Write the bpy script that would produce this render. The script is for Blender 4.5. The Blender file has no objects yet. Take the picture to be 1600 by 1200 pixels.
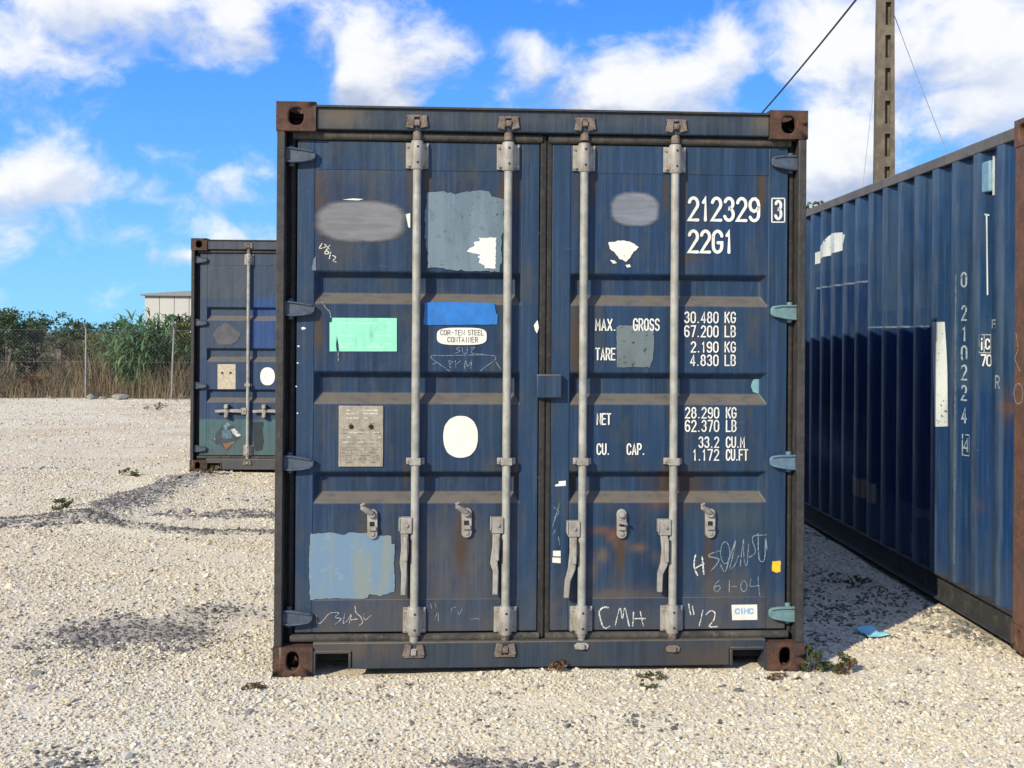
import bpy, math, random
import numpy as np
from mathutils import Vector
random.seed(7)
RNG = np.random.default_rng(11)
R = math.radians
SC = bpy.context.scene
COL = SC.collection

cy_ = SC.cycles; cy_.max_bounces = 5; cy_.diffuse_bounces = 3; cy_.glossy_bounces = 2; cy_.transmission_bounces = 2; cy_.transparent_max_bounces = 8
# ------------------------------------------------------------------ camera
F_PX, CAM_H, ROLL, CY = 1830.0, 1.546, 0.00663, 522.6      # focal length in px of the 1600 px wide photograph
cam_d = bpy.data.cameras.new('camera')
cam = bpy.data.objects.new('camera', cam_d); COL.objects.link(cam)
cam.location = (0, 0, CAM_H)
cam.rotation_euler = (R(90), 0, 0)
cam.rotation_euler = (cam.rotation_euler.to_matrix() @ __import__('mathutils').Matrix.Rotation(ROLL, 3, 'Z')).to_euler()
cam_d.sensor_width = 36.0
cam_d.lens = 36.0 * F_PX / 1600
cam_d.shift_y = (CY - 600) / 1600
cam_d.clip_start, cam_d.clip_end = 0.05, 5000
SC.camera = cam

# ------------------------------------------------------------------ node helpers
def nd(nt, typ, ins=None, **props):
    n = nt.nodes.new(typ)
    for k, v in props.items(): setattr(n, k, v)
    for k, v in (ins or {}).items():
        s = n.inputs[k]
        if isinstance(v, bpy.types.NodeSocket): nt.links.new(v, s)
        else: s.default_value = v
    return n
def mth(nt, op, a, b=0.0, c=None, clamp=False):
    d = {0: a, 1: b}
    if c is not None: d[2] = c
    n = nd(nt, 'ShaderNodeMath', d, operation=op); n.use_clamp = clamp
    return n.outputs[0]
def c4(c): return (c[0], c[1], c[2], 1.0) if len(c) == 3 else c
def mixc(nt, fac, a, b, blend='MIX'):
    n = nt.nodes.new('ShaderNodeMix'); n.data_type = 'RGBA'; n.blend_type = blend
    for i, v in ((0, fac), (6, a), (7, b)):
        if isinstance(v, bpy.types.NodeSocket): nt.links.new(v, n.inputs[i])
        else: n.inputs[i].default_value = v if i == 0 else c4(v)
    return n.outputs[2]
def sstep(nt, x, lo, hi):
    n = nd(nt, 'ShaderNodeMapRange', {0: x, 1: lo, 2: hi, 3: 0.0, 4: 1.0}, interpolation_type='SMOOTHSTEP')
    return n.outputs[0]
def noise(nt, vec, scale, detail=3.0, rough=0.55, sc3=None):
    if sc3: vec = nd(nt, 'ShaderNodeVectorMath', {0: vec, 1: sc3}, operation='MULTIPLY').outputs[0]
    return nd(nt, 'ShaderNodeTexNoise', {'Vector': vec, 'Scale': scale, 'Detail': detail, 'Roughness': rough}).outputs[0]
def S(r, g, b):
    f = lambda v: (v/255/12.92) if v <= 10 else ((v/255+0.055)/1.055)**2.4
    return (f(r), f(g), f(b))

# ------------------------------------------------------------------ sky
SUN_AZ, SUN_EL = R(39.0), R(28.3)       # the sun stands behind the camera, to its left; light travels 39 deg right of the view
w = bpy.data.worlds.new('World'); SC.world = w; w.use_nodes = True
w.cycles.sampling_method = 'MANUAL'; w.cycles.sample_map_resolution = 256
nt = w.node_tree; nt.nodes.clear()
sky = nd(nt, 'ShaderNodeTexSky', sky_type='NISHITA'); sky.sun_disc = False
sky.sun_elevation = SUN_EL; sky.sun_rotation = R(180) + SUN_AZ
sky.air_density, sky.dust_density, sky.ozone_density, sky.altitude = 1.1, 0.4, 3.0, 0
dirv = nd(nt, 'ShaderNodeTexCoord').outputs['Generated']
sep = nd(nt, 'ShaderNodeSeparateXYZ', {0: dirv})
az = mth(nt, 'ARCTAN2', sep.outputs[0], sep.outputs[1])
el = mth(nt, 'ARCSINE', sep.outputs[2])
up = mth(nt, 'MAXIMUM', sep.outputs[2], 0.0)
blue = mixc(nt, mth(nt, 'POWER', mth(nt, 'MULTIPLY', up, 3.4, clamp=True), .60), (.95, 3.35, 5.1), (.10, 1.15, 4.5))
hs = mixc(nt, .88, sky.outputs[0], blue)
warp = nd(nt, 'ShaderNodeTexNoise', {'Vector': dirv, 'Scale': 9.0, 'Detail': 2.0, 'Roughness': 0.6})
wv = nd(nt, 'ShaderNodeSeparateXYZ', {0: warp.outputs['Color']})
azw = mth(nt, 'ADD', az, mth(nt, 'MULTIPLY', mth(nt, 'SUBTRACT', wv.outputs[0], 0.5), 0.11))
elw = mth(nt, 'ADD', el, mth(nt, 'MULTIPLY', mth(nt, 'SUBTRACT', wv.outputs[1], 0.5), 0.07))
# cumulus banks: azimuth, elevation, half width, half height (degrees), weight
BANKS = [(-19.5, 14.8, 7.2, 2.2, .55), (-14.2, 14.4, 3.0, 1.9, .5), (-23.2, 11.6, 2.6, 1.5, .28), (-20.5, 10.6, 2.2, 1.2, .16), (-24.8, 11.4, 1.2, 1.0, .4),
         (-23.4, 6.9, 3.0, 1.5, .75), (-20.6, 6.3, 1.8, 1.0, .42), (-14.6, 7.1, 1.6, 0.8, .75), (-16.8, 3.7, 1.7, .6, .5), (-13.6, 4.6, 1.5, .7, .6), (-14.8, 3.6, 1.6, .5, .55), (-24.6, 3.0, 1.4, .5, .3),
         (-4.6, 14.2, 2.6, 1.7, .5), (-9.2, 14.0, 1.6, 1.4, .34), (-6.6, 11.7, 2.0, 1.2, .8), (1.2, 13.9, 1.6, 1.2, .4), (3.5, 12.0, 3.4, 1.4, .6),
         (5.6, 13.2, 2.4, 1.4, .5), (9.4, 13.4, 2.0, 2.0, .65), (7.0, 11.0, 4, 1.2, .5), (15.6, 10.0, 3.2, 4.4, .5), (14.2, 5.5, 2.8, 3.2, .6),
         (21.4, 13.6, 3.6, 2.8, .6), (23.6, 9.6, 2.2, 3.4, .5), (13.0, 15.4, 1.6, 1.0, .35), (18.0, 13.0, 1.4, 3.0, .25)]
GAPS = [(-11.0, 9.6, 4.6, 3.4, .8), (-17.8, 9.9, 3.2, 1.8, .6), (-11.2, 14.6, 1.4, 1.8, .35), (-19.5, 1.4, 8.0, 1.8, .8), (-18.5, 4.9, 1.5, .8, .45), (-18.0, 7.6, 1.6, .9, .4), (19.6, 7.8, 2.0, 1.2, .75), (11.9, 11.4, 1.0, 1.9, .65), (12.6, 14.6, 1.3, 1.6, .4), (-1.6, 15.6, 3.4, 1.2, .6), (4.5, 15.4, 4.0, 1.0, .6), (-1.5, 12.8, .9, 1.5, .35), (-8.6, 12.6, .8, 1.0, .3)]
tot = base = None
for (a, e, ra, re, wgt) in BANKS + [(g[0], g[1], g[2]*1.06, g[3]*1.06, -g[4]-.12) for g in GAPS]:
    u = mth(nt, 'MULTIPLY_ADD', azw, 1/R(ra), -a/ra)
    v = mth(nt, 'MULTIPLY_ADD', elw, 1/R(re), -e/re)
    q = mth(nt, 'ADD', mth(nt, 'MULTIPLY', u, u), mth(nt, 'MULTIPLY', v, v))
    g = mth(nt, 'DIVIDE', wgt, mth(nt, 'MULTIPLY_ADD', mth(nt, 'MULTIPLY', q, q), 1.3, 1.0))
    tot = g if tot is None else mth(nt, 'ADD', tot, g)
    if wgt > 0: base = mth(nt, 'MULTIPLY', g, v) if base is None else mth(nt, 'MULTIPLY_ADD', g, v, base)
wdir = nd(nt, 'ShaderNodeVectorMath', {0: dirv, 1: nd(nt, 'ShaderNodeVectorMath', {0: warp.outputs['Color'], 1: (.05, .05, .05)}, operation='MULTIPLY').outputs[0]}, operation='ADD').outputs[0]
fb = noise(nt, wdir, 9.5, 8.0, 0.60, (1, 1, 1.5))
off = nd(nt, 'ShaderNodeVectorMath', {0: wdir, 1: (-0.012, -0.008, 0.026)}, operation='ADD').outputs[0]
fb2 = noise(nt, off, 9.5, 4.0, 0.6, (1, 1, 1.5))
dens = mth(nt, 'ADD', mth(nt, 'MULTIPLY', tot, .8), mth(nt, 'MULTIPLY_ADD', fb, 4.2, -2.02))
alpha = mth(nt, 'MULTIPLY', sstep(nt, dens, -0.36, 0.78), .97)
lit = mth(nt, 'ADD', mth(nt, 'MULTIPLY', mth(nt, 'SUBTRACT', fb, fb2), 2.0), mth(nt, 'MULTIPLY_ADD', base, 1.0, .12))
shade = sstep(nt, lit, -0.40, 0.38)
cl_dark = mixc(nt, sstep(nt, noise(nt, dirv, 3.0, 2.0, .5), 0.36, 0.62), (2.2, 2.5, 3.3), (3.0, 3.3, 4.0))
cl = mixc(nt, shade, cl_dark, (4.7, 4.68, 4.66))
skyc = mixc(nt, mth(nt, 'MULTIPLY', alpha, 0.96), hs, cl)
bg = nd(nt, 'ShaderNodeBackground', {'Color': skyc, 'Strength': 0.13})
nt.links.new(bg.outputs[0], nd(nt, 'ShaderNodeOutputWorld').inputs[0])

# ------------------------------------------------------------------ sun, exposure
sl = bpy.data.lights.new('sun', 'SUN'); sl.energy = 3.35; sl.angle = R(0.53); sl.color = (1.0, 0.89, 0.68)
sun = bpy.data.objects.new('sun', sl); COL.objects.link(sun)
ldir = Vector((math.sin(SUN_AZ)*math.cos(SUN_EL), math.cos(SUN_AZ)*math.cos(SUN_EL), -math.sin(SUN_EL)))
sun.rotation_euler = ldir.to_track_quat('-Z', 'Y').to_euler(); sun.location = (-8, -10, 12)
SC.view_settings.view_transform = 'Standard'; SC.view_settings.look = 'None'
SC.view_settings.exposure = 0.76; SC.view_settings.gamma = 1.0; SC.view_settings.use_curve_mapping = False

# ------------------------------------------------------------------ surveying the photograph onto planes of the place
def ray(x, y):
    dx, dy = x - 800, y - CY
    c, s = math.cos(ROLL), math.sin(ROLL)
    a, b = c*dx + s*dy, -s*dx + c*dy
    return Vector((a/F_PX, 1.0, -b/F_PX))
def ground_at(x, y, z=0.0):
    r = ray(x, y); t = (z - CAM_H)/r.z
    return (r.x*t, t)
def at_depth(x, y, Y):
    r = ray(x, y); return Vector((r.x*Y, Y, CAM_H + r.z*Y))

# ------------------------------------------------------------------ mesh helpers
class MB:
    def __init__(s): s.v = []; s.f = []
    def add(s, vs, fs):
        o = len(s.v); s.v += [tuple(p) for p in vs]; s.f += [tuple(i+o for i in f) for f in fs]; return s
    def box(s, x0, x1, y0, y1, z0, z1):
        return s.add([(x0,y0,z0),(x1,y0,z0),(x1,y1,z0),(x0,y1,z0),(x0,y0,z1),(x1,y0,z1),(x1,y1,z1),(x0,y1,z1)],
                     [(0,3,2,1),(4,5,6,7),(0,1,5,4),(1,2,6,5),(2,3,7,6),(3,0,4,7)])
    def prism_y(s, pts, y0, y1):           # polygon in x,z (counter-clockwise seen from -y) pushed along y
        n = len(pts)
        vs = [(p[0], y0, p[1]) for p in pts] + [(p[0], y1, p[1]) for p in pts]
        return s.add(vs, [tuple(range(n)), tuple(reversed(range(n, 2*n)))] + [(i, i+n, (i+1) % n+n, (i+1) % n) for i in range(n)])
    def prism_z(s, pts, z0, z1):
        n = len(pts)
        vs = [(p[0], p[1], z0) for p in pts] + [(p[0], p[1], z1) for p in pts]
        return s.add(vs, [tuple(reversed(range(n))), tuple(range(n, 2*n))] + [(i, (i+1) % n, (i+1) % n+n, i+n) for i in range(n)])
    def tube(s, pts, r, n=10, cap=True):
        P = [Vector(p) for p in pts]; rs = r if isinstance(r, (list, tuple)) else [r]*len(P)
        rings = []; up = Vector((0.13, 0.29, 0.95))
        for i, p in enumerate(P):
            t = (P[min(i+1, len(P)-1)] - P[max(i-1, 0)]).normalized()
            if abs(t.dot(up)) > .97: up = Vector((1, 0, 0.1))
            a = t.cross(up).normalized(); b = a.cross(t)
            rings.append([p + (a*math.cos(2*math.pi*k/n) + b*math.sin(2*math.pi*k/n))*rs[i] for k in range(n)])
        vs = [q for rg in rings for q in rg]
        fs = [(i*n+k, i*n+(k+1) % n, (i+1)*n+(k+1) % n, (i+1)*n+k) for i in range(len(P)-1) for k in range(n)]
        if cap: fs += [tuple(reversed(range(n))), tuple(range((len(P)-1)*n, len(P)*n))]
        return s.add(vs, fs)
    def holed(s, c, a, b, nrm, ra, rb, depth, n=24):   # rectangle centre c, half axes a,b, with an oval hole and a tunnel going in along -nrm
        c, a, b, nrm = Vector(c), Vector(a), Vector(b), Vector(nrm)
        la, lb = a.length, b.length; ua, ub = a/la, b/lb
        outer, inner = [], []
        corner = math.atan2(lb, la); k8 = n//8
        angs = []
        for q, (s0, s1) in enumerate(((-corner, corner), (corner, math.pi-corner), (math.pi-corner, math.pi+corner), (math.pi+corner, 2*math.pi-corner))):
            for i in range(n//4): angs.append(s0 + (s1-s0)*i/(n//4))
        for t in angs:
            ct, st = math.cos(t), math.sin(t); m = min(la/abs(ct) if abs(ct) > 1e-9 else 1e9, lb/abs(st) if abs(st) > 1e-9 else 1e9)
            outer.append(c + ua*ct*m + ub*st*m)
            k = (abs(ct/ra)**2.6 + abs(st/rb)**2.6)**(-1/2.6)
            inner.append(c + ua*ct*k + ub*st*k)
        deep = [p - nrm*depth for p in inner]
        N = len(angs)
        return s.add(outer+inner+deep, [(i, (i+1) % N, N+(i+1) % N, N+i) for i in range(N)] + [(N+i, N+(i+1) % N, 2*N+(i+1) % N, 2*N+i) for i in range(N)])
    def mesh(s, name):
        m = bpy.data.meshes.new(name); m.from_pydata(s.v, [], s.f); m.update(); return m
    def build(s, name, mat, parent=None, bevel=0.0, smooth=False, loc=(0,0,0), rz=0.0, seg=2):
        m = s.mesh(name); m.materials.append(mat)
        if smooth: m.polygons.foreach_set('use_smooth', [True]*len(m.polygons))
        o = bpy.data.objects.new(name, m); COL.objects.link(o); o.parent = parent; o.location = loc; o.rotation_euler = (0, 0, rz)
        if bevel:
            b = o.modifiers.new('edge', 'BEVEL'); b.width = bevel; b.segments = seg; b.limit_method = 'ANGLE'; b.angle_limit = R(35)
        if smooth or bevel:
            m.polygons.foreach_set('use_smooth', [True]*len(m.polygons)); m.set_sharp_from_angle(angle=R(38))
        return o
def empty(name, loc, rz=0.0):
    o = bpy.data.objects.new(name, None); COL.objects.link(o); o.location = loc; o.rotation_euler = (0, 0, rz); o.empty_display_size = .2; return o
def tag(o, label=None, cat=None, group=None, kind=None):
    if cat and not kind: kind = 'thing'
    for k, v in (('label', label), ('category', cat), ('group', group), ('kind', kind)):
        if v: o[k] = v
    return o

# ------------------------------------------------------------------ materials
def newmat(name):
    m = bpy.data.materials.new(name); m.use_nodes = True; nt = m.node_tree
    bs = nt.nodes['Principled BSDF']; return m, nt, bs
def bump(nt, bs, h, strength=0.3, dist=0.01):
    b = nd(nt, 'ShaderNodeBump', {'Strength': strength, 'Distance': dist, 'Height': h}); nt.links.new(b.outputs[0], bs.inputs['Normal'])
def setc(nt, bs, col, rough=0.6, metal=0.0):
    if isinstance(col, bpy.types.NodeSocket): nt.links.new(col, bs.inputs['Base Color'])
    else: bs.inputs['Base Color'].default_value = c4(col)
    if isinstance(rough, bpy.types.NodeSocket): nt.links.new(rough, bs.inputs['Roughness'])
    else: bs.inputs['Roughness'].default_value = rough
    bs.inputs['Metallic'].default_value = metal
def oco(nt): return nd(nt, 'ShaderNodeTexCoord').outputs['Object']
def box_mask(nt, A, B, r, edge=0.008, nz=None, nzamp=0.0):       # soft rectangle r=(a0,a1,b0,b1) in coordinates A,B
    ca, ha, cb, hb = (r[0]+r[1])/2, abs(r[1]-r[0])/2, (r[2]+r[3])/2, abs(r[3]-r[2])/2
    da = mth(nt, 'SUBTRACT', mth(nt, 'ABSOLUTE', mth(nt, 'SUBTRACT', A, ca)), ha)
    db = mth(nt, 'SUBTRACT', mth(nt, 'ABSOLUTE', mth(nt, 'SUBTRACT', B, cb)), hb)
    d = mth(nt, 'MAXIMUM', da, db)
    if nz is not None: d = mth(nt, 'ADD', d, mth(nt, 'MULTIPLY', mth(nt, 'SUBTRACT', nz, 0.5), nzamp))
    return mth(nt, 'SUBTRACT', 1.0, sstep(nt, d, -edge/2, edge/2))
def blob_mask(nt, A, B, r):                                       # gaussian r=(a,b,ra,rb)
    u = mth(nt, 'MULTIPLY_ADD', A, 1/r[2], -r[0]/r[2]); v = mth(nt, 'MULTIPLY_ADD', B, 1/r[3], -r[1]/r[3])
    return mth(nt, 'POWER', 2.718, mth(nt, 'MULTIPLY', mth(nt, 'ADD', mth(nt, 'MULTIPLY', u, u), mth(nt, 'MULTIPLY', v, v)), -1.0))
DUST = (.125, .108, .082); GRIME = (.045, .04, .036); RUST = (.15, .058, .022)
def paint(name, base, fade, streak=.5, dirt=.5, rust=.35, plane='x', stains=(), patches=(), lowdirt=0.0, rough=.5, fadeamt=.6, dust=.85, rub=None):
    m, nt, bs = newmat(name); co = oco(nt); sp = nd(nt, 'ShaderNodeSeparateXYZ', {0: co}); X, Y, Z = sp.outputs
    A = X if plane == 'x' else Y
    big = noise(nt, co, 2.2, 5, .6); mid = noise(nt, co, 9.0, 5, .6, (1, 1, .5))
    col = mixc(nt, mth(nt, 'MULTIPLY', sstep(nt, big, .34, .66), fadeamt), base, fade)
    pz = noise(nt, co, 38.0, 4, .6)
    for (r, c, am, amp) in patches:
        mk = box_mask(nt, A, Z, r, .006, pz, amp)
        col = mixc(nt, mth(nt, 'MULTIPLY', mk, am), col, c)
    st = noise(nt, co, 1.0, 4, .6, (75, 75, 2.2)); st2 = noise(nt, co, 1.0, 3, .6, (17, 17, .7))
    col = mixc(nt, mth(nt, 'MULTIPLY', sstep(nt, st, .46, .68), streak*.5), col, tuple(min(1, c*1.75+.015) for c in base))
    col = mixc(nt, mth(nt, 'MULTIPLY', sstep(nt, st2, .47, .66), streak*.75), col, tuple(c*.55 for c in base))
    col = mixc(nt, mth(nt, 'MULTIPLY', sstep(nt, mth(nt, 'ADD', mid, mth(nt, 'MULTIPLY', st, .3)), .62, .86), dirt*.7), col, (.040, .046, .048))
    if lowdirt:
        low = mth(nt, 'MULTIPLY', sstep(nt, mth(nt, 'MULTIPLY_ADD', mid, .5, mth(nt, 'MULTIPLY', Z, -1.0)), -.28, .22), lowdirt)
        col = mixc(nt, low, col, (.088, .075, .062))
    for (a, b, ra, rb, c, am) in stains:
        mk = mth(nt, 'MULTIPLY', mth(nt, 'MULTIPLY', blob_mask(nt, A, Z, (a, b, ra, rb)), am), sstep(nt, mth(nt, 'ADD', mid, mth(nt, 'MULTIPLY', st, .35)), .38, .72))
        col = mixc(nt, mk, col, c)
    if rub:                                   # paint rubbed pale along the proud ribs
        rb = mth(nt, 'MULTIPLY', sstep(nt, X, .020, .009), mth(nt, 'MULTIPLY_ADD', sstep(nt, noise(nt, co, 1.0, 4, .65, (14, 14, 2.4)), .40, .62), .75, .25))
        col = mixc(nt, mth(nt, 'MULTIPLY', rb, .6), col, rub)
    sp2 = noise(nt, co, 95.0, 4, .65); msk = noise(nt, co, 5.0, 3, .6)
    chips = mth(nt, 'MULTIPLY', sstep(nt, sp2, .66, .72), sstep(nt, msk, .52, .66))
    col = mixc(nt, mth(nt, 'MULTIPLY', chips, rust), col, (.10, .045, .025))
    scr = noise(nt, co, 1.0, 2, .5, (9, 9, 150)); scr2 = noise(nt, co, 3.1, 2, .5)
    col = mixc(nt, mth(nt, 'MULTIPLY', mth(nt, 'MULTIPLY', sstep(nt, scr, .73, .77), sstep(nt, scr2, .55, .65)), .35), col, (.30, .32, .34))
    nz = nd(nt, 'ShaderNodeSeparateXYZ', {0: nd(nt, 'ShaderNodeNewGeometry').outputs['True Normal']}).outputs[2]
    dm = mth(nt, 'MULTIPLY', sstep(nt, nz, .18, .5), mth(nt, 'MULTIPLY_ADD', sstep(nt, noise(nt, co, 14, 4, .6, (1, 1, 3)), .25, .55), .5, .5))
    col = mixc(nt, mth(nt, 'MULTIPLY', dm, dust), col, DUST)
    setc(nt, bs, col, mth(nt, 'MULTIPLY_ADD', mid, .35, rough-.12))
    bs.inputs['Specular IOR Level'].default_value = .35
    bump(nt, bs, mth(nt, 'ADD', mth(nt, 'MULTIPLY', big, 1.0), mth(nt, 'MULTIPLY', pz, .03)), .6, .022)
    return m
def rusty(name, a, b, c, mixp=.5, scale=14, rough=.85, speck=(.3, .25, .2)):
    m, nt, bs = newmat(name); co = oco(nt)
    n1 = noise(nt, co, scale, 6, .65); n2 = noise(nt, co, scale*3.4, 5, .65); n3 = noise(nt, co, 1.0, 3, .6, (scale*3, scale*3, 2.0))
    col = mixc(nt, sstep(nt, n1, mixp-.13, mixp+.13), a, b)
    col = mixc(nt, mth(nt, 'MULTIPLY', sstep(nt, n2, .52, .68), .75), col, c)
    col = mixc(nt, mth(nt, 'MULTIPLY', sstep(nt, n3, .6, .72), .4), col, speck)
    setc(nt, bs, col, rough); bump(nt, bs, mth(nt, 'ADD', n2, n1), .6, .006); return m
def plain(name, col, rough=.6, vary=.25, scale=12, metal=0.0, bmp=.15, dirtcol=None, dirtamt=.5):
    m, nt, bs = newmat(name); co = oco(nt); n1 = noise(nt, co, scale, 5, .6)
    c = mixc(nt, sstep(nt, n1, .3, .7), tuple(v*(1-vary) for v in col), tuple(min(1, v*(1+vary*.5)) for v in col))
    if dirtcol: c = mixc(nt, mth(nt, 'MULTIPLY', sstep(nt, noise(nt, co, scale*2.3, 5, .65, (1, 1, .35)), .48, .72), dirtamt), c, dirtcol)
    setc(nt, bs, c, rough, metal); bump(nt, bs, n1, bmp, .004); return m
def worn_print(name, col, wear=.45, scale=70, rough=.7, vary=.12):       # paint or film with flaked-off holes
    m, nt, bs = newmat(name); co = oco(nt); n1 = noise(nt, co, scale, 5, .65); n2 = noise(nt, co, 7, 4, .6, (1, 1, .4))
    c = mixc(nt, sstep(nt, n2, .35, .7), col, tuple(v*(1-vary*2) for v in col)); setc(nt, bs, c, rough)
    out = nt.nodes['Material Output']; tr = nd(nt, 'ShaderNodeBsdfTransparent')
    fac = mth(nt, 'GREATER_THAN', mth(nt, 'ADD', n1, mth(nt, 'MULTIPLY', n2, .12)), 1.02 - wear)
    mx = nd(nt, 'ShaderNodeMixShader', {0: fac, 1: bs.outputs[0], 2: tr.outputs[0]}); nt.links.new(mx.outputs[0], out.inputs[0]); return m
def chalk(name, col, cover=.6):
    m, nt, bs = newmat(name); co = oco(nt); n1 = noise(nt, co, 160, 3, .6); setc(nt, bs, col, .9)
    out = nt.nodes['Material Output']; tr = nd(nt, 'ShaderNodeBsdfTransparent')
    fac = mth(nt, 'SUBTRACT', 1.0, mth(nt, 'MULTIPLY', sstep(nt, n1, .3, .55), cover))
    mx = nd(nt, 'ShaderNodeMixShader', {0: fac, 1: bs.outputs[0], 2: tr.outputs[0]}); nt.links.new(mx.outputs[0], out.inputs[0]); return m
def smudge(name, col, cx, cz, rx, rz):                                   # grey patch added in place of a blurred-out logo, fading at its rim
    m, nt, bs = newmat(name); co = oco(nt); sp = nd(nt, 'ShaderNodeSeparateXYZ', {0: co})
    u = mth(nt, 'MULTIPLY_ADD', sp.outputs[0], 1/rx, -cx/rx); v = mth(nt, 'MULTIPLY_ADD', sp.outputs[2], 1/rz, -cz/rz)
    r = mth(nt, 'POWER', mth(nt, 'ADD', mth(nt, 'POWER', mth(nt, 'ABSOLUTE', u), 2.7), mth(nt, 'POWER', mth(nt, 'ABSOLUTE', v), 2.7)), 1/2.7)
    r = mth(nt, 'ADD', r, mth(nt, 'MULTIPLY', mth(nt, 'SUBTRACT', noise(nt, co, 1.0, 4, .6, (12, 12, 30)), .5), .16))
    c = mixc(nt, sstep(nt, noise(nt, co, 1.0, 4, .6, (6, 6, 34)), .38, .62), tuple(k*.78 for k in col), col); setc(nt, bs, c, .7)
    out = nt.nodes['Material Output']; tr = nd(nt, 'ShaderNodeBsdfTransparent')
    mx = nd(nt, 'ShaderNodeMixShader', {0: mth(nt, 'MULTIPLY_ADD', sstep(nt, r, .76, .98), .95, .05), 1: bs.outputs[0], 2: tr.outputs[0]}); nt.links.new(mx.outputs[0], out.inputs[0]); return m

# ================================================================== GROUND
def vnoise(x, y, scale, seed):
    g = np.random.default_rng(seed).random((128, 128)); x = np.asarray(x)/scale + 31.7; y = np.asarray(y)/scale + 17.3
    xi, yi = np.floor(x).astype(int), np.floor(y).astype(int); fx, fy = x-xi, y-yi
    fx, fy = fx*fx*(3-2*fx), fy*fy*(3-2*fy); G = lambda i, j: g[i % 128, j % 128]
    return (G(xi, yi)*(1-fx)+G(xi+1, yi)*fx)*(1-fy) + (G(xi, yi+1)*(1-fx)+G(xi+1, yi+1)*fx)*fy
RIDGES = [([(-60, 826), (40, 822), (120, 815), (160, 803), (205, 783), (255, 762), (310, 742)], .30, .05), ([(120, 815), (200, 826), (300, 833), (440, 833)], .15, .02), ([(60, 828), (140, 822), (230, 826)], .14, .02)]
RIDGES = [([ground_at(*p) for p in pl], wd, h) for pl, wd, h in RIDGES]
def seg_dist(x, y, pl):
    d = np.full(np.shape(x), 1e9)
    for (ax, ay), (bx, by) in zip(pl[:-1], pl[1:]):
        ux, uy = bx-ax, by-ay; L = ux*ux+uy*uy
        t = np.clip(((x-ax)*ux+(y-ay)*uy)/L, 0, 1); d = np.minimum(d, np.hypot(x-ax-t*ux, y-ay-t*uy))
    return d
def ground_h(x, y):
    x = np.asarray(x, float); y = np.asarray(y, float)
    far = np.clip((y-26.5)/40, 0, 1)
    h = (vnoise(x, y, 1.3, 1)-.5)*.03 + (vnoise(x, y, .35, 2)-.5)*.016 + (vnoise(x, y, .12, 3)-.5)*.008
    for pl, wd, hh in RIDGES: h = h + hh*np.exp(-(seg_dist(x, y, pl)/wd)**2)*(.6+.8*vnoise(x, y, .4, 4))
    return h - .006 + far*.35*(vnoise(x, y, 9, 5))
gx = np.unique(np.concatenate([-np.geomspace(14, 900, 26), np.arange(-14, -6, .25), np.arange(-6, 4.01, .055), np.arange(4.01, 14, .3), np.geomspace(14, 900, 26)]))
gy = np.unique(np.concatenate([-np.geomspace(3, 300, 14), np.arange(-3, 3.4, .4), np.arange(3.4, 9, .05), np.arange(9, 16, .1), np.arange(16, 32, .25), np.geomspace(32, 1500, 30)]))
XX, YY = np.meshgrid(gx, gy); ZZ = ground_h(XX, YY)
gm = bpy.data.meshes.new('ground'); nxg, nyg = len(gx), len(gy)
gm.vertices.add(nxg*nyg); gm.vertices.foreach_set('co', np.stack([XX, YY, ZZ], -1).astype(np.float32).ravel())
I, J = np.meshgrid(np.arange(nxg-1), np.arange(nyg-1)); a0 = (J*nxg+I).ravel()
qf = np.stack([a0, a0+1, a0+nxg+1, a0+nxg], -1).astype(np.int32)
gm.loops.add(qf.size); gm.loops.foreach_set('vertex_index', qf.ravel()); gm.polygons.add(len(qf))
gm.polygons.foreach_set('loop_start', np.arange(len(qf), dtype=np.int32)*4); gm.update(calc_edges=True)
gm.polygons.foreach_set('use_smooth', [True]*len(qf))

# patches of dark crushed stone: centre in the photograph, half sizes in metres, strength
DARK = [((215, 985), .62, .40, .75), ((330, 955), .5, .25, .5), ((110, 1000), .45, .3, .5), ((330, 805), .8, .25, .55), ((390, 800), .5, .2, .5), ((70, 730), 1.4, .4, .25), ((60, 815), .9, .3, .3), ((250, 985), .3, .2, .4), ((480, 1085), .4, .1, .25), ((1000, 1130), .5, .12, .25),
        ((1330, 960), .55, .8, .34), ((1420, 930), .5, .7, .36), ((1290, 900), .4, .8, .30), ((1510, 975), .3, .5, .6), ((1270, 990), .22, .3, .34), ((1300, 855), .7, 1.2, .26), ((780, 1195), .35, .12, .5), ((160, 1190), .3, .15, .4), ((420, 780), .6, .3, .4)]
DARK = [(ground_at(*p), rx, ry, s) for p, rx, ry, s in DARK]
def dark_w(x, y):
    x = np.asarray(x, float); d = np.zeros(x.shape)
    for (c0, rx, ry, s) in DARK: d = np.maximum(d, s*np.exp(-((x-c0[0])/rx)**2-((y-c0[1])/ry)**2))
    for pl, wd, hh in RIDGES: d = np.maximum(d, .62*np.exp(-(seg_dist(x, y, pl)/wd)**2))  # also darkens the ground and stones along the ridge lines
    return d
def loose_w(x, y): return np.clip(-.15+1.55*(.6*vnoise(x, y, .7, 33)+.4*vnoise(x, y, .25, 34))+.12, .3, 1)
for nm_, dat_ in (('ground_dark', dark_w(XX, YY)), ('stone_loose', loose_w(XX, YY))):
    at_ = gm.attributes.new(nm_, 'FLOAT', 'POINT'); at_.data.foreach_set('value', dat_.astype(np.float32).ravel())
m, nt, bs = newmat('gravel_ground'); co = oco(nt); sp = nd(nt, 'ShaderNodeSeparateXYZ', {0: co})
v1 = nd(nt, 'ShaderNodeTexVoronoi', {'Vector': co, 'Scale': 75.0, 'Randomness': 1.0}); v2 = nd(nt, 'ShaderNodeTexVoronoi', {'Vector': co, 'Scale': 170.0})
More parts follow.
